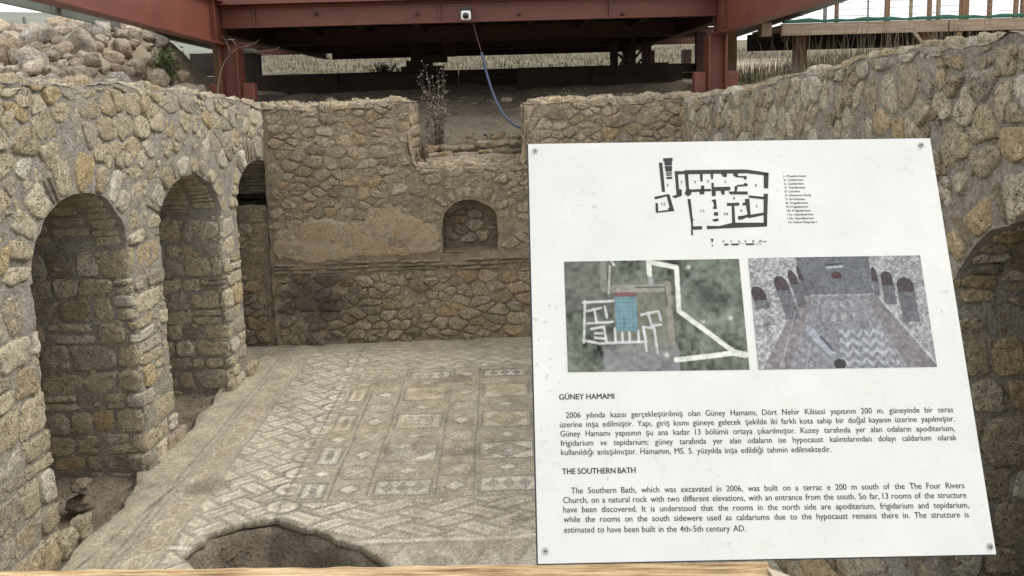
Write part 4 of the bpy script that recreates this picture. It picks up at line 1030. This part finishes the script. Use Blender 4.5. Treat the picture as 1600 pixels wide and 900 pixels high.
blades(1200, (-13, -6), (12.2, 19), .04, .14, M_straw, 'dry_grass_behind_heap', 'short dry grass on the bank behind the stone heap', 'grass', 4, .01, .4)
def tufts(px, py, Y, r, n, h, mat, name, label, cat, seed, leaf=.02):
    rg = np.random.RandomState(seed); p = atY(px, py, Y); zc = float(terr(p[0], p[1])); root = thing(name, label, cat, (p[0], p[1], zc)); st = MB(); lf = MB()
    for k in range(n):
        a = rg.uniform(0, 6.28); rr_ = rg.uniform(0, r); q = np.array([p[0]+math.cos(a)*rr_*.3, p[1]+math.sin(a)*rr_*.3, zc-.02]); e_ = np.array([p[0]+math.cos(a)*rr_, p[1]+math.sin(a)*rr_, zc+h*rg.uniform(.6, 1)]); md = (q+e_)/2+rg.normal(0, .02, 3)
        st.tube([q, md, e_], [.006, .005, .003], 4)
        for j in range(9):
            t = rg.uniform(.25, 1.05); c = q+(e_-q)*t+rg.normal(0, .03, 3); d1 = rg.normal(size=3); d1 /= np.linalg.norm(d1); d2 = np.cross(d1, rg.normal(size=3)); d2 /= np.linalg.norm(d2)
            s = leaf*rg.uniform(.6, 1.3); lf.add([c-d1*s, c+d2*s*.4, c+d1*s, c-d2*s*.4], [(0, 1, 2, 3)])
    st.build('stem', M_twig, root); lf.build('leaves', mat, root)
tufts(262, 118, 11.2, .28, 46, .52, M_leaf, 'green_bush', 'small bright green bush at the right end of the stone heap', 'bush', 5, .045)
tufts(600, 118, 18.8, .5, 60, .38, M_leaf, 'green_weed', 'low green weed in the gap beneath the rear of the platform', 'weed', 6, .04)
tufts(884, 150, 12.1, .22, 30, .16, M_leaf, 'green_sprout', 'small green sprouts on top of the back wall right of the notch', 'weed', 7, .02)
tufts(1170, 128, 12.3, .25, 30, .2, M_leaf, 'low_weed', 'low dull green weed right of the right-hand red column', 'weed', 8, .02)
tufts(662, 236, 11.0, .10, 26, .3, M_twig, 'dark_weed', 'dark dry weed in the corner of the notch', 'weed', 9, .02)
def weed(px0, py0, px1, py1, Y, n, seed, label):
    rg = np.random.RandomState(seed); b = atY(px0, py0, Y); t = atY(px1, py1, Y); b[2] = float(terr(b[0], b[1]))-.03; root = thing('tall_weed', label, 'weed', tuple(b)); st = MB(); fl = MB(); lf = MB()
    for k in range(n):
        q = b+np.array([rg.uniform(-.08, .08), rg.uniform(-.08, .08), 0]); e_ = t+np.array([rg.uniform(-.12, .34), rg.uniform(-.15, .15), rg.uniform(-.8, .02)])
        pts_ = [q+(e_-q)*s+rg.normal(0, .012, 3)*(s > 0) for s in np.linspace(0, 1, 6)]; e_ = pts_[-1]; st.tube(pts_, [.004, .0035, .003, .0025, .002, .0015], 4)
        for j in range(16):
            s = rg.uniform(.35, 1); c = q+(e_-q)*s; d = rg.normal(0, .055, 3); st.tube([c, c+d], .0018, 3)
            me = ROCKS_S[0]; fl.add(me[0]*rg.uniform(.007, .017)+(c+d), me[1])
        for j in range(14):
            s = rg.uniform(0, .5); c = q+(e_-q)*s; d = rg.normal(0, .04, 3); e2_ = rg.normal(0, .012, 3); lf.add([c, c+d*.5+e2_, c+d, c+d*.5-e2_], [(0, 1, 2, 3)])
    st.build('stems', M_twig, root); fl.build('seed_heads', M_seed, root); lf.build('leaves', M_twig, root)
weed(685, 215, 664, 96, 11.8, 20, 3, 'tall dry weed dotted with white seed heads in the notch of the back wall')
# bare arching shrub before the left column
SB = thing('bare_shrub', 'leafless twig arching up in front of the left red column', 'shrub', (-4.12, 11.2, 3.5)); rg = np.random.RandomState(2)
def P(px, py, Y=11.3): return atY(px, py, Y)
MB().tube([P(338, 165), P(340, 140), P(343, 118), P(350, 98), P(360, 84), P(372, 75)], [.016, .015, .014, .012, .010, .008], 6).build('stem', M_twig, SB, True)
for pts_ in ([(372, 75), (390, 78), (410, 81), (428, 78), (437, 74)], [(372, 75), (384, 73), (395, 71), (405, 62)], [(360, 84), (356, 70), (350, 60), (345, 56)], [(372, 75), (366, 66), (358, 58)], [(390, 78), (405, 84), (424, 86)], [(380, 74), (392, 68), (400, 66)]):
    MB().tube([P(*q, 11.3+.1*rg.uniform(-1, 1)) for q in pts_], np.linspace(.008, .003, len(pts_)), 5).build('branch', M_twig, SB, True)

# ================================================================== INFORMATION SIGN
S0 = np.array([0.0477, 1.2796, 3.4202]); S1 = np.array([.7514, 1.2763, 3.4102]); S2 = np.array([.7439, 1.0370, 2.7852]); S3 = np.array([.0403, 1.0403, 2.7953])
ux = (S1-S0+S2-S3)/2; SWd = np.linalg.norm(ux); ux /= SWd
vy = (S0-S3+S1-S2)/2; vy -= ux*(vy@ux); SHt = np.linalg.norm(vy); vy /= SHt
nz = np.cross(ux, vy); ctr = (S0+S1+S2+S3)/4; org = ctr-ux*SWd/2-vy*SHt/2
SG = bpy.data.objects.new('information_sign', None); COL.objects.link(SG); SG.empty_display_size = .1
SG.matrix_world = Matrix(((ux[0], vy[0], nz[0], org[0]), (ux[1], vy[1], nz[1], org[1]), (ux[2], vy[2], nz[2], org[2]), (0, 0, 0, 1)))
tag(SG, 'tilted white information board with plan, two photos and Turkish and English text', 'sign')
def uv(px, py):
    d = ray(px, py); t = ((org-EYE)@nz)/(d@nz); p = EYE+d*t-org; return float(p@ux), float(p@vy)
mt, nt, bs = mat_new('white sign face'); pos = N(nt, 'NewGeometry').outputs['Position']
c_ = ramp(nt, noise(nt, pos, 7, 4, .6), [(.35, (.62, .655, .64)), (.65, (.69, .705, .695))])
sp1 = ramp(nt, noise(nt, pos, 120, 3, .6), [(.62, (0, 0, 0)), (.68, (1, 1, 1))]); sp2 = ramp(nt, noise(nt, pos, 9, 3, .6), [(.50, (0, 0, 0)), (.68, (1, 1, 1))])
c_ = mixc(nt, c_, (.42, .42, .38), math_(nt, 'MULTIPLY', math_(nt, 'MULTIPLY', sp1, sp2), .9))
st_ = noise(nt, pos, 30, 5, .7); c_ = mixc(nt, c_, (.60, .60, .56), ramp(nt, st_, [(.52, (0, 0, 0)), (.72, (.45, .45, .45))]))
L(nt, c_, bs.inputs['Base Color']); bs.inputs['Roughness'].default_value = .42; bs.inputs['Specular IOR Level'].default_value = .35
M_sign = mt; M_core = paint('dark composite core', (.03, .03, .035), .6, .1)
def sobj(name, V, Fc, mat, bevel=0, smooth=False, parent=SG):
    o = link(name, mesh(name, V, Fc, smooth), mat, parent)
    if bevel:
        bm = bmesh.new(); bm.from_mesh(o.data); bmesh.ops.bevel(bm, geom=list(bm.edges), offset=bevel, segments=2, affect='EDGES'); bm.to_mesh(o.data); bm.free()
    return o
def sbox(name, x0, y0, z0, x1, y1, z1, mat, bevel=0, parent=SG):
    b = MB().box((x0, y0, z0), (x1, y1, z1)); return sobj(name, b.V, b.F, mat, bevel, parent=parent)
sbox('face_panel', 0, 0, -.0008, SWd, SHt, 0, M_sign)
sbox('core_panel', -.0022, -.0022, -.006, SWd+.0005, SHt+.0005, -.0009, M_core)
sbox('back_frame', .04, .03, -.034, .08, SHt-.03, -.0062, M_grey, .003); sbox('back_frame', SWd-.08, .03, -.034, SWd-.04, SHt-.03, -.0062, M_grey, .003)
def disc(cx__, cy__, r, z0, z1, n=16):
    b = MB().tube([(cx__, cy__, z0), (cx__, cy__, z1)], r, n); return b.V, b.F
for px, py in ((836, 236), (1439, 227), (1547, 854), (852, 861)):
    u_, v_ = uv(px, py); V, Fc = disc(u_, v_, .0036, 0, .0022); o = sobj('screw', V, Fc, M_screw)
    b = MB().box((u_-.003, v_-.0006, .0022), (u_+.003, v_+.0006, .0026)).box((u_-.0006, v_-.003, .0023), (u_+.0006, v_+.003, .0027)); sobj('slot', b.V, b.F, M_black, parent=o)
    V, Fc = disc(u_, v_, .0055, .0003, .0007); sobj('washer', V, Fc, M_screw)
# ---- lettering
def word_mesh(txt, size, bold, serif=False):
    cu = bpy.data.curves.new('t', 'FONT'); cu.body = txt; cu.size = size; cu.resolution_u = 3
    cu.offset = 0
    ob = bpy.data.objects.new('t', cu); COL.objects.link(ob)
    bpy.context.view_layer.update()
    me = bpy.data.meshes.new_from_object(ob.evaluated_get(bpy.context.evaluated_depsgraph_get()))
    n = len(me.vertices); co = np.zeros(n*3, np.float32); me.vertices.foreach_get('co', co); co = co.reshape(-1, 3)
    Fc = [tuple(p.vertices) for p in me.polygons]; COL.objects.unlink(ob); bpy.data.objects.remove(ob); bpy.data.curves.remove(cu); bpy.data.meshes.remove(me)
    return co, Fc
_cache = {}
def text_line(txt, a, b, xh=.0067, bold=False, fit=False, name='text_line', mat=None):
    """txt laid from pixel a to pixel b (baseline ends); words spread to fill the width"""
    (u0, v0), (u1, v1) = uv(*a), uv(*b); L_ = math.hypot(u1-u0, v1-v0); dx, dy = (u1-u0)/L_, (v1-v0)/L_
    size = xh/.53; words = txt.split(' '); Ms = []
    for w_ in words:
        k = (w_, round(size, 5), bold)
        if k not in _cache: _cache[k] = word_mesh(w_, size, bold)
        Ms.append(_cache[k])
    sx_ = .96; wid = [np.ptp(M_[0][:, 0]) if len(M_[0]) else size*.2 for M_ in Ms]; tot = sum(wid)
    ng = max(1, len(words)-1); sp_ = size*.32
    if fit or len(words) == 1: sx_ = L_/(tot+sp_*ng) if len(words) > 1 else L_/tot; gap = sp_*sx_
    else:
        gap = (L_-tot*sx_)/ng
        if gap < sp_*.75: sx_ = (L_-sp_*.75*ng)/tot; gap = sp_*.75
    V = []; Fc = []; x = 0; st = size*(.042 if bold else .012)
    for (co, f), wd in zip(Ms, wid):
        mn = co[:, 0].min()
        for j, (ox, oy) in enumerate(((0, 0), (st, 0), (st/2, st/2)) if bold else ((0, 0), (st, 0))):
            n = len(V)
            for p in co:
                q = (p[0]-mn)*sx_+x+ox; V.append((u0+dx*q-dy*(p[1]+oy), v0+dy*q+dx*(p[1]+oy), .0004+.00004*j))
            Fc += [tuple(i+n for i in g) for g in f]
        x += wd*sx_+gap
    return sobj(name, V, Fc, mat or M_ink)
text_line('GÜNEY HAMAMI', (873.7, 624.5), (959.7, 623), .0064, True, True, 'heading')
text_line('2006 yılında kazısı gerçekleştirilmiş olan Güney Hamamı, Dört Nehir Kilisesi yapısının 200 m. güneyinde bir teras', (884.3, 653), (1489.3, 644))
text_line('üzerine inşa edilmiştir. Yapı, giriş kısmı güneye gelecek şekilde iki farklı kota sahip bir doğal kayanın üzerine yapılmıştır.', (875, 667.7), (1491.7, 658.3))
text_line('Güney Hamamı yapısının şu ana kadar 13 bölümü ortaya çıkarılmıştır. Kuzey tarafında yer alan odaların apoditerium,', (875.7, 682), (1491.7, 673.3))
text_line('frigidarium ve tepidarium; güney tarafında yer alan odaların ise hypocaust kalıntılarından dolayı caldarium olarak', (876, 696.7), (1495, 687.7))
text_line('kullanıldığı anlaşılmıştır. Hamamın, MS. 5. yüzyılda inşa edildiği tahmin edilmektedir.', (876.7, 711), (1299, 706))
text_line('THE SOUTHERN BATH', (878.3, 741), (993, 739), .0064, True, True, 'heading')
text_line('The Southern Bath, which was excavated in 2006, was built on a terrac e 200 m south of the The Four Rivers', (892.3, 771), (1507, 762.7))
text_line('Church, on a natural rock with two different elevations, with an entrance from the south. So far, 13 rooms of the structure', (880, 786), (1510, 777.7))
text_line('have been discovered. It is understood that the rooms in the north side are apoditerium, frigidarium and tepidarium,', (880.3, 800.7), (1514, 793.3))
text_line('while the rooms on the south sidewere used as caldariums due to the hypocaust remains there in. The structure is', (880.7, 816), (1514, 808.3))
text_line('estimated to have been built in the 4th-5th century AD.', (881.3, 832.3), (1165.3, 830))
leg = ['1- Praefurnium', '2- Caldarium', '3- Caldarium', '4- Tepidarium', '5- Latrina', '6- Hamama Giriş', '7- Su Deposu', '8- Frigidarium', '9- Frigidarium', '10- Frigidarium', '11a- Apoditerium', '11b- Apoditerium', '12- Sukut Deposu ?']
ends = [380, 352, 357, 372, 318, 430, 370, 400, 403, 427, 455, 460, 490]; sts = [155, 158, 162, 165, 168, 172, 178, 180, 184, 190, 195, 200, 205]
for k, t_ in enumerate(leg): y = 276.7+6*k; text_line(t_, (1200+sts[k]/6.43, y), (1200+ends[k]/6.43, y-.4), .0027, True, True, 'legend_line')
K = lambda x, y: (1020+x/5.293, 230+y/5.293)
def digits(t_, x, y, w_, xh=.0034): text_line(t_, K(x-w_/2, y+9), K(x+w_/2, y+9), xh, True, True, 'plan_number')
for t_, x, y, w_ in (('6', 123, 315, 15), ('5', 237, 290, 13), ('4', 348, 288, 15), ('3', 455, 283, 13), ('2', 600, 288, 13), ('1', 852, 318, 9), ('8', 672, 423, 15), ('9', 732, 528, 15), ('7', 860, 492, 14), ('10', 605, 553, 32), ('11', 410, 528, 28), ('12', 88, 472, 32)): digits(t_, x, y, w_)
for t_, x, w_ in (('0', 585, 13), ('2', 648, 13), ('4', 712, 13), ('6', 767, 13), ('8', 830, 13), ('10 m', 908, 62)): digits(t_, x, 778, w_, .003)
# ---- floor plan
plan = MB()
def poly(pts_, z=.0004):
    q = [uv(*K(x, y)) for x, y in pts_]; a_ = sum(q[i][0]*q[(i+1) % len(q)][1]-q[(i+1) % len(q)][0]*q[i][1] for i in range(len(q)))
    if a_ < 0: q = q[::-1]
    plan.add([(u_, v_, z) for u_, v_ in q], [tuple(range(len(q)))])
for pl in ([(85, 92), (163, 88), (165, 112), (158, 114), (158, 150), (97, 152), (95, 117), (87, 118)], [(97, 156), (158, 154), (159, 200), (108, 206)], [(108, 212), (159, 206), (160, 218), (108, 224)], [(112, 228), (158, 224), (158, 234), (112, 240)], [(112, 247), (161, 244), (161, 262), (113, 264)],
           [(50, 128), (78, 127), (102, 368), (75, 370)], [(12, 410), (130, 388), (138, 400), (20, 432)], [(112, 394), (137, 389), (178, 528), (140, 530), (124, 505), (138, 498)], [(22, 462), (42, 460), (46, 540), (24, 542)], [(46, 530), (140, 516), (178, 528), (30, 543)],
           [(160, 402), (195, 396), (240, 380), (240, 402), (185, 422), (165, 412)], [(180, 198), (262, 198), (262, 222), (208, 226), (218, 345), (240, 352), (240, 392), (196, 396)], [(260, 190), (760, 184), (800, 188), (958, 212), (956, 235), (916, 232), (780, 216), (262, 224)],
           [(262, 222), (292, 222), (300, 345), (320, 352), (318, 390), (290, 408), (262, 385), (276, 350)], [(388, 222), (412, 222), (412, 284), (394, 284)], [(398, 318), (424, 316), (426, 355), (398, 355)], [(310, 350), (480, 344), (484, 364), (310, 372)], [(386, 368), (426, 366), (426, 390), (388, 390)],
           [(476, 220), (500, 220), (498, 262), (484, 266)], [(484, 296), (504, 294), (504, 330), (636, 326), (644, 340), (636, 358), (520, 362), (520, 404), (488, 404)], [(576, 218), (612, 216), (612, 246), (582, 246), (560, 214)], [(666, 214), (700, 214), (706, 238), (776, 238), (776, 266), (756, 268), (750, 252), (690, 250), (666, 234)],
           [(694, 312), (752, 308), (756, 296), (784, 300), (784, 322), (704, 326)], [(676, 322), (704, 320), (696, 362), (676, 368)], [(560, 356), (594, 356), (594, 392), (570, 392)], [(624, 366), (784, 366), (786, 392), (640, 390)], [(790, 398), (916, 410), (916, 432), (795, 418)],
           [(916, 212), (958, 212), (954, 342), (918, 340)], [(916, 386), (952, 384), (944, 655), (916, 630), (916, 560)], [(760, 428), (798, 426), (808, 555), (788, 585), (770, 480), (742, 482), (742, 460), (764, 458)], [(788, 562), (916, 540), (916, 562), (790, 588)], [(704, 570), (742, 566), (790, 556), (790, 576), (738, 598), (706, 600)],
           [(612, 462), (714, 458), (714, 484), (614, 486)], [(652, 486), (674, 484), (682, 628), (656, 632)], [(550, 652), (660, 624), (944, 624), (942, 656), (660, 668), (448, 678), (446, 650)], [(484, 436), (522, 430), (530, 512), (494, 508), (506, 484), (500, 456)],
           [(504, 538), (540, 536), (540, 566), (506, 566)], [(492, 598), (540, 588), (544, 610), (512, 616), (494, 606)], [(286, 428), (312, 428), (330, 590), (340, 600), (330, 612), (334, 652), (320, 660)], [(314, 656), (408, 652), (408, 680), (320, 684)], [(314, 684), (328, 684), (334, 726), (320, 730)],
           [(590, 800), (625, 799), (625, 812), (590, 813)], [(650, 799), (710, 798), (710, 811), (650, 812)], [(770, 797), (835, 796), (835, 809), (770, 810)], [(590, 798), (895, 794), (895, 796), (590, 800)], [(835, 808), (895, 807), (895, 809), (835, 810)], [(893, 796), (896, 796), (896, 809), (893, 809)],
           [(478, 758), (504, 756), (490, 794)], [(484, 812), (500, 808), (502, 816), (490, 820)]): poly(pl)
sobj('floor_plan', plan.V, plan.F, M_ink)
# ---- the two pictures
def picture(corners, fn, nu_, nv_, name, label):
    q = np.array([uv(*c) for c in corners]); s = np.linspace(0, 1, nu_); t = np.linspace(0, 1, nv_); S_, T_ = np.meshgrid(s, t, indexing='ij')
    P_ = ((1-S_)*(1-T_))[..., None]*q[0]+(S_*(1-T_))[..., None]*q[1]+(S_*T_)[..., None]*q[2]+((1-S_)*T_)[..., None]*q[3]
    V = np.concatenate([P_.reshape(-1, 2), np.full((nu_*nv_, 1), .0004)], 1); Fc = grid_faces(nu_, nv_)[:, ::-1]
    o = sobj(name, V, Fc, M_print); set_col(o.data, fn(S_, T_).reshape(-1, 3)); o['label'] = label; return o
def seg(S_, T_, pts_, w_, asp=1.65):
    d = np.full(S_.shape, 9.)
    for i in range(len(pts_)-1):
        a = np.array([pts_[i][0]*asp, pts_[i][1]]); b = np.array([pts_[i+1][0]*asp, pts_[i+1][1]]); ab = b-a
        X_ = S_*asp; t = np.clip(((X_-a[0])*ab[0]+(T_-a[1])*ab[1])/(ab@ab+1e-9), 0, 1); d = np.minimum(d, np.hypot(X_-a[0]-t*ab[0], T_-a[1]-t*ab[1]))
    return np.clip((w_-d)/.008+.5, 0, 1)
def aerial(S_, T_):
    n1 = fbm(v3(S_*8, T_*5, 0), 3, 5); n2 = fbm(v3(S_*40, T_*26, 0), 5, 3); n3 = fbm(v3(S_*3, T_*2, 9), 6, 3)
    c = np.zeros(S_.shape+(3,)); c[:] = C(.105, .125, .10); c *= (1+.75*n1+.6*n2)[..., None]
    def mx_(m_, cc): c[:] = c*(1-m_[..., None])+np.array(cc)*m_[..., None]*(1+.25*n2[..., None])
    mx_(np.clip((.30-S_)*8, 0, 1)*(T_ < .45)*.6, (.13, .12, .115)); mx_(np.clip(n1, 0, 1)*.6*(T_ < .28)*(S_ > .22)*(S_ < .45), (.26, .22, .21))
    mx_(((S_ > .27) & (S_ < .60) & (T_ > .2) & (T_ < .85))*.75, (.16, .165, .13)); mx_(np.clip((T_-.72)*8, 0, 1)*((S_ > .2) & (S_ < .62))*.6, (.24, .24, .27))
    mx_(np.exp(-(((S_-.80)/.07)**2+((T_-.34)/.10)**2)), (.05, .06, .055)); mx_(np.clip(1-np.abs(((S_-.80)/.15)**2+((T_-.36)/.22)**2-1)*2.2, 0, 1)*.5, (.25, .27, .25))
    for pts_, w_, cc in (([(.265, .26), (.57, .26)], .035, (.24, .24, .21)), ([(.58, .22), (.585, .76)], .028, (.23, .22, .18)), ([(.48, .1), (.49, .22)], .02, (.27, .28, .30)),
                         ([(.26, .05), (.245, .30)], .009, (.36, .37, .34)), ([(.22, .0), (.22, .26)], .03, (.18, .19, .17)),
                         ([(.27, .0), (.285, .04)], .012, (.4, .42, .38)), ([(.40, .25), (.565, .25), (.57, .42)], .006, (.07, .07, .06))): mx_(seg(S_, T_, pts_, w_), cc)
    # excavated walls
    for pts_ in ([(.10, .38), (.27, .37)], [(.11, .37), (.095, .74)], [(.09, .72), (.18, .75), (.44, .74)], [(.12, .46), (.20, .43)], [(.16, .44), (.17, .56)], [(.22, .42), (.23, .52)], [(.12, .57), (.26, .56)], [(.14, .62), (.21, .60), (.22, .74)], [(.16, .66), (.20, .66)], [(.16, .70), (.21, .71)],
                 [(.27, .62), (.27, .74)], [(.31, .66), (.31, .74)], [(.35, .66), (.35, .74)], [(.40, .64), (.40, .74)], [(.43, .62), (.44, .74)], [(.42, .50), (.52, .47), (.53, .55)], [(.46, .48), (.48, .62), (.43, .61)], [(.48, .60), (.53, .59)], [(.49, .62), (.50, .84)], [(.43, .62), (.44, .82)]): mx_(seg(S_, T_, pts_, .011)*.9, (.52, .52, .54))
    gr = ((S_ > .275) & (S_ < .40) & (T_ > .335) & (T_ < .645)); mx_(gr*.92, (.13, .24, .28)); mx_(gr*((np.abs((S_*40) % 1-.5) > .42) | (np.abs((T_*26) % 1-.5) > .43))*.5, (.06, .11, .15))
    mx_(((S_ > .275) & (S_ < .395) & (T_ > .295) & (T_ <= .335))*.9, (.17, .07, .08))
    mx_(seg(S_, T_, [(.482, .0), (.484, .13)], .024), (.62, .65, .60)); mx_(seg(S_, T_, [(.49, .02), (.64, .07), (.635, .47), (.93, .85), (.76, .88), (.60, .905)], .022), (.62, .65, .60))
    mx_(seg(S_, T_, [(.93, .85), (.985, .87)], .028), (.62, .65, .60))
    for x_, y_ in ((.77, .57), (.92, .54), (.55, .86), (.71, .07)): mx_(np.exp(-(((S_-x_)/.012)**2+((T_-y_)/.018)**2)), (.5, .5, .46))
    return c
def room(S_, T_):
    n1 = fbm(v3(S_*30, T_*20, 0), 3, 4); n2 = fbm(v3(S_*70, T_*50, 0), 5, 3)
    c = np.zeros(S_.shape+(3,)); c[:] = C(.30, .315, .325); c *= (1+.22*n1+.5*n2)[..., None]; n1 = n1*.4
    def mx_(m_, cc, k=.35): c[:] = c*(1-m_[..., None])+np.array(cc)*m_[..., None]*(1+k*n2[..., None]+k*n1[..., None])
    back = (S_ > .28) & (S_ < .70) & (T_ < .36); mx_(back*1., (.13, .14, .155))
    mx_(((S_ >= .70) & (T_ < .36+(S_-.70)*2.0))*1., (.27, .285, .29))
    # floor polygon
    fl_ = (T_ > .36) & (S_ > .28-(T_-.36)*.40) & (S_ < .73+(T_-.36)*.43); mx_(fl_*1., (.19, .20, .22))
    vx, vy_ = .50, -.18; q_ = (S_-vx)/(T_-vy_+1e-6); zz = 1/(T_-vy_+1e-6)
    for a_ in (-.33, -.27, -.2, .2, .28, .36): mx_(fl_*np.clip(1-np.abs(q_-a_)/.006, 0, 1)*.6, (.34, .36, .40))
    mx_((fl_ & (q_ < -.27))*.5, (.19, .15, .15)); mx_((fl_ & (q_ > .28))*.5, (.17, .15, .145))
    mx_(fl_*(np.abs(q_) < .15)*(T_ < .62)*((np.sin(q_*75) > .1) & (np.sin(zz*24) > -.1))*.55, (.36, .37, .38))
    mx_(fl_*(T_ > .66)*(q_ > -.03)*(q_ < .26)*(np.sin(T_*75+1.6*np.sin(S_*95)) > .1)*.6, (.42, .45, .48))
    mx_(fl_*(q_ > .2)*(q_ < .28)*(np.sin(S_*90+T_*60) > 0)*.35, (.3, .31, .33)); mx_(fl_*(q_ < -.1)*(T_ > .7)*(np.sin(S_*80)*np.sin(T_*70) > .2)*.4, (.3, .32, .36))
    mx_(seg(S_, T_, [(.31, .66), (.42, .86)], .035), (.30, .33, .38)); mx_(seg(S_, T_, [(.37, .72), (.43, .84)], .012), (.10, .11, .13))
    mx_(seg(S_, T_, [(.27, .355), (.70, .35)], .006)*.7, (.42, .42, .42))
    st_ = (np.abs(fbm(v3(S_*55, T_*70, 4), 9, 2)) < .12)*(1-fl_*1.); mx_(st_*.55, (.06, .065, .075))
    mx_(np.clip(n2, 0, 1)*(1-fl_*1.)*(1-back*1.)*.6, (.42, .44, .46))
    for cx__, t0, t1, hw in ((.03, .26, .46, .040), (.165, .17, .56, .040), (.235, .12, .46, .026), (.277, .08, .36, .013), (.715, .10, .36, .018), (.785, .14, .44, .034), (.885, .20, .60, .048)):
        lean = (T_-t0)*(.16 if cx__ < .5 else .03)
        m_ = ((np.abs(S_-cx__-lean) < hw) & (T_ > t0+.07) & (T_ < t1)) | ((((S_-cx__-lean)/hw)**2+((T_-t0-.07)/.07)**2 < 1) & (T_ <= t0+.08))
        mx_(m_*.9, (.10, .105, .12)); mx_((m_ & (T_ < t0+.13))*.85, (.05, .035, .04))
    mx_((((S_-.50)/.03)**2+((T_-.18)/.045)**2 < 1)*(T_ < .20)*1., (.07, .035, .035))
    mx_(seg(S_, T_, [(.45, .10), (.54, .09)], .01), (.36, .40, .42)); mx_(seg(S_, T_, [(.45, .075), (.54, .065)], .008), (.05, .06, .07))
    mx_((((S_-.46)/.035)**2+((T_-.96)/.045)**2 < 1)*.95, (.03, .03, .03))
    mx_(seg(S_, T_, [(.73, .38), (1.0, .97)], .008)*.8, (.42, .44, .44)); mx_(seg(S_, T_, [(.24, .5), (.13, .97)], .007)*.6, (.30, .31, .34))
    return c
Ka = lambda x, y: (870+x/4.5, 390+y/4.5); Kb = lambda x, y: (1160+x/4.5, 390+y/4.5)
picture([Ka(50, 85), Ka(1280, 65), Ka(1355, 845), Ka(78, 862)], aerial, 300, 180, 'aerial_picture', 'aerial photo of the excavated bath with a white path')
picture([Kb(38, 60), Kb(1248, 40), Kb(1368, 825), Kb(112, 845)], room, 300, 180, 'room_picture', 'photo of the mosaic room between two arcades')

# ================================================================== RAIL
a = atY(-60, 887, 1.385); b = atY(1196, 873, 1.385); a[1] = b[1] = 1.34
RL = thing('wooden_rail', 'sawn wooden handrail crossing the bottom of the view under the sign', 'railing', tuple((a+b)/2))
ln_ = np.linspace(0, 1, 70); V = []
pr_ = [(-.045, -.10), (-.045, -.012), (-.036, -.002), (.0, 0.0), (.036, -.002), (.045, -.012), (.045, -.10)]
for t_ in ln_:
    c = a*(1-t_)+b*t_
    for i, (dy, dz) in enumerate(pr_):
        V.append(c+np.array([0, dy+.0025*float(vn(np.array([t_*30, i*3.1, 0]))), dz+.002*float(vn(np.array([t_*38, i*2.1, 5])))]))
Fc = [tuple(int(i) for i in f) for f in grid_faces(70, 7)]
n7 = 69*7; Fc += [tuple(range(6, -1, -1)), tuple(range(n7, n7+7))]
for i in range(69): Fc.append((i*7+6, i*7, (i+1)*7, (i+1)*7+6))
wobj('handrail', V, Fc, M_rail, RL, False)
for x in (-.75, .30):
    c = a+(b-a)*((x-a[0])/(b[0]-a[0])); MB().box((x-.04, c[1]-.035, c[2]-1.2), (x+.04, c[1]+.035, c[2]-.101)).build('rail_post', M_rail, RL, bevel=.004)
# cord lashing at the rail end
CO = thing('cord_lashing', 'ribbed cream cord wound round the end of the wooden rail under the sign', 'cord', tuple(b)); e0 = b+np.array([-.012, 0, -.04])
dirn = np.array([.62, 0, -.78]); dirn /= np.linalg.norm(dirn)
for k in range(9):
    c0 = e0+np.array([.020, -.01, .036])+np.array([.0052, 0, -.0022])*k-np.array([.02, 0, 0]); pts_ = []
    for t_ in np.linspace(0, 2*math.pi, 22): pts_.append(c0+np.array([.012*math.sin(t_)*.5, .058*math.cos(t_), .052*math.sin(t_)-.045+.0]))
    MB().tube(pts_, .0033, 6).build('coil', M_rope, CO, True)
print('objects', len(bpy.data.objects))
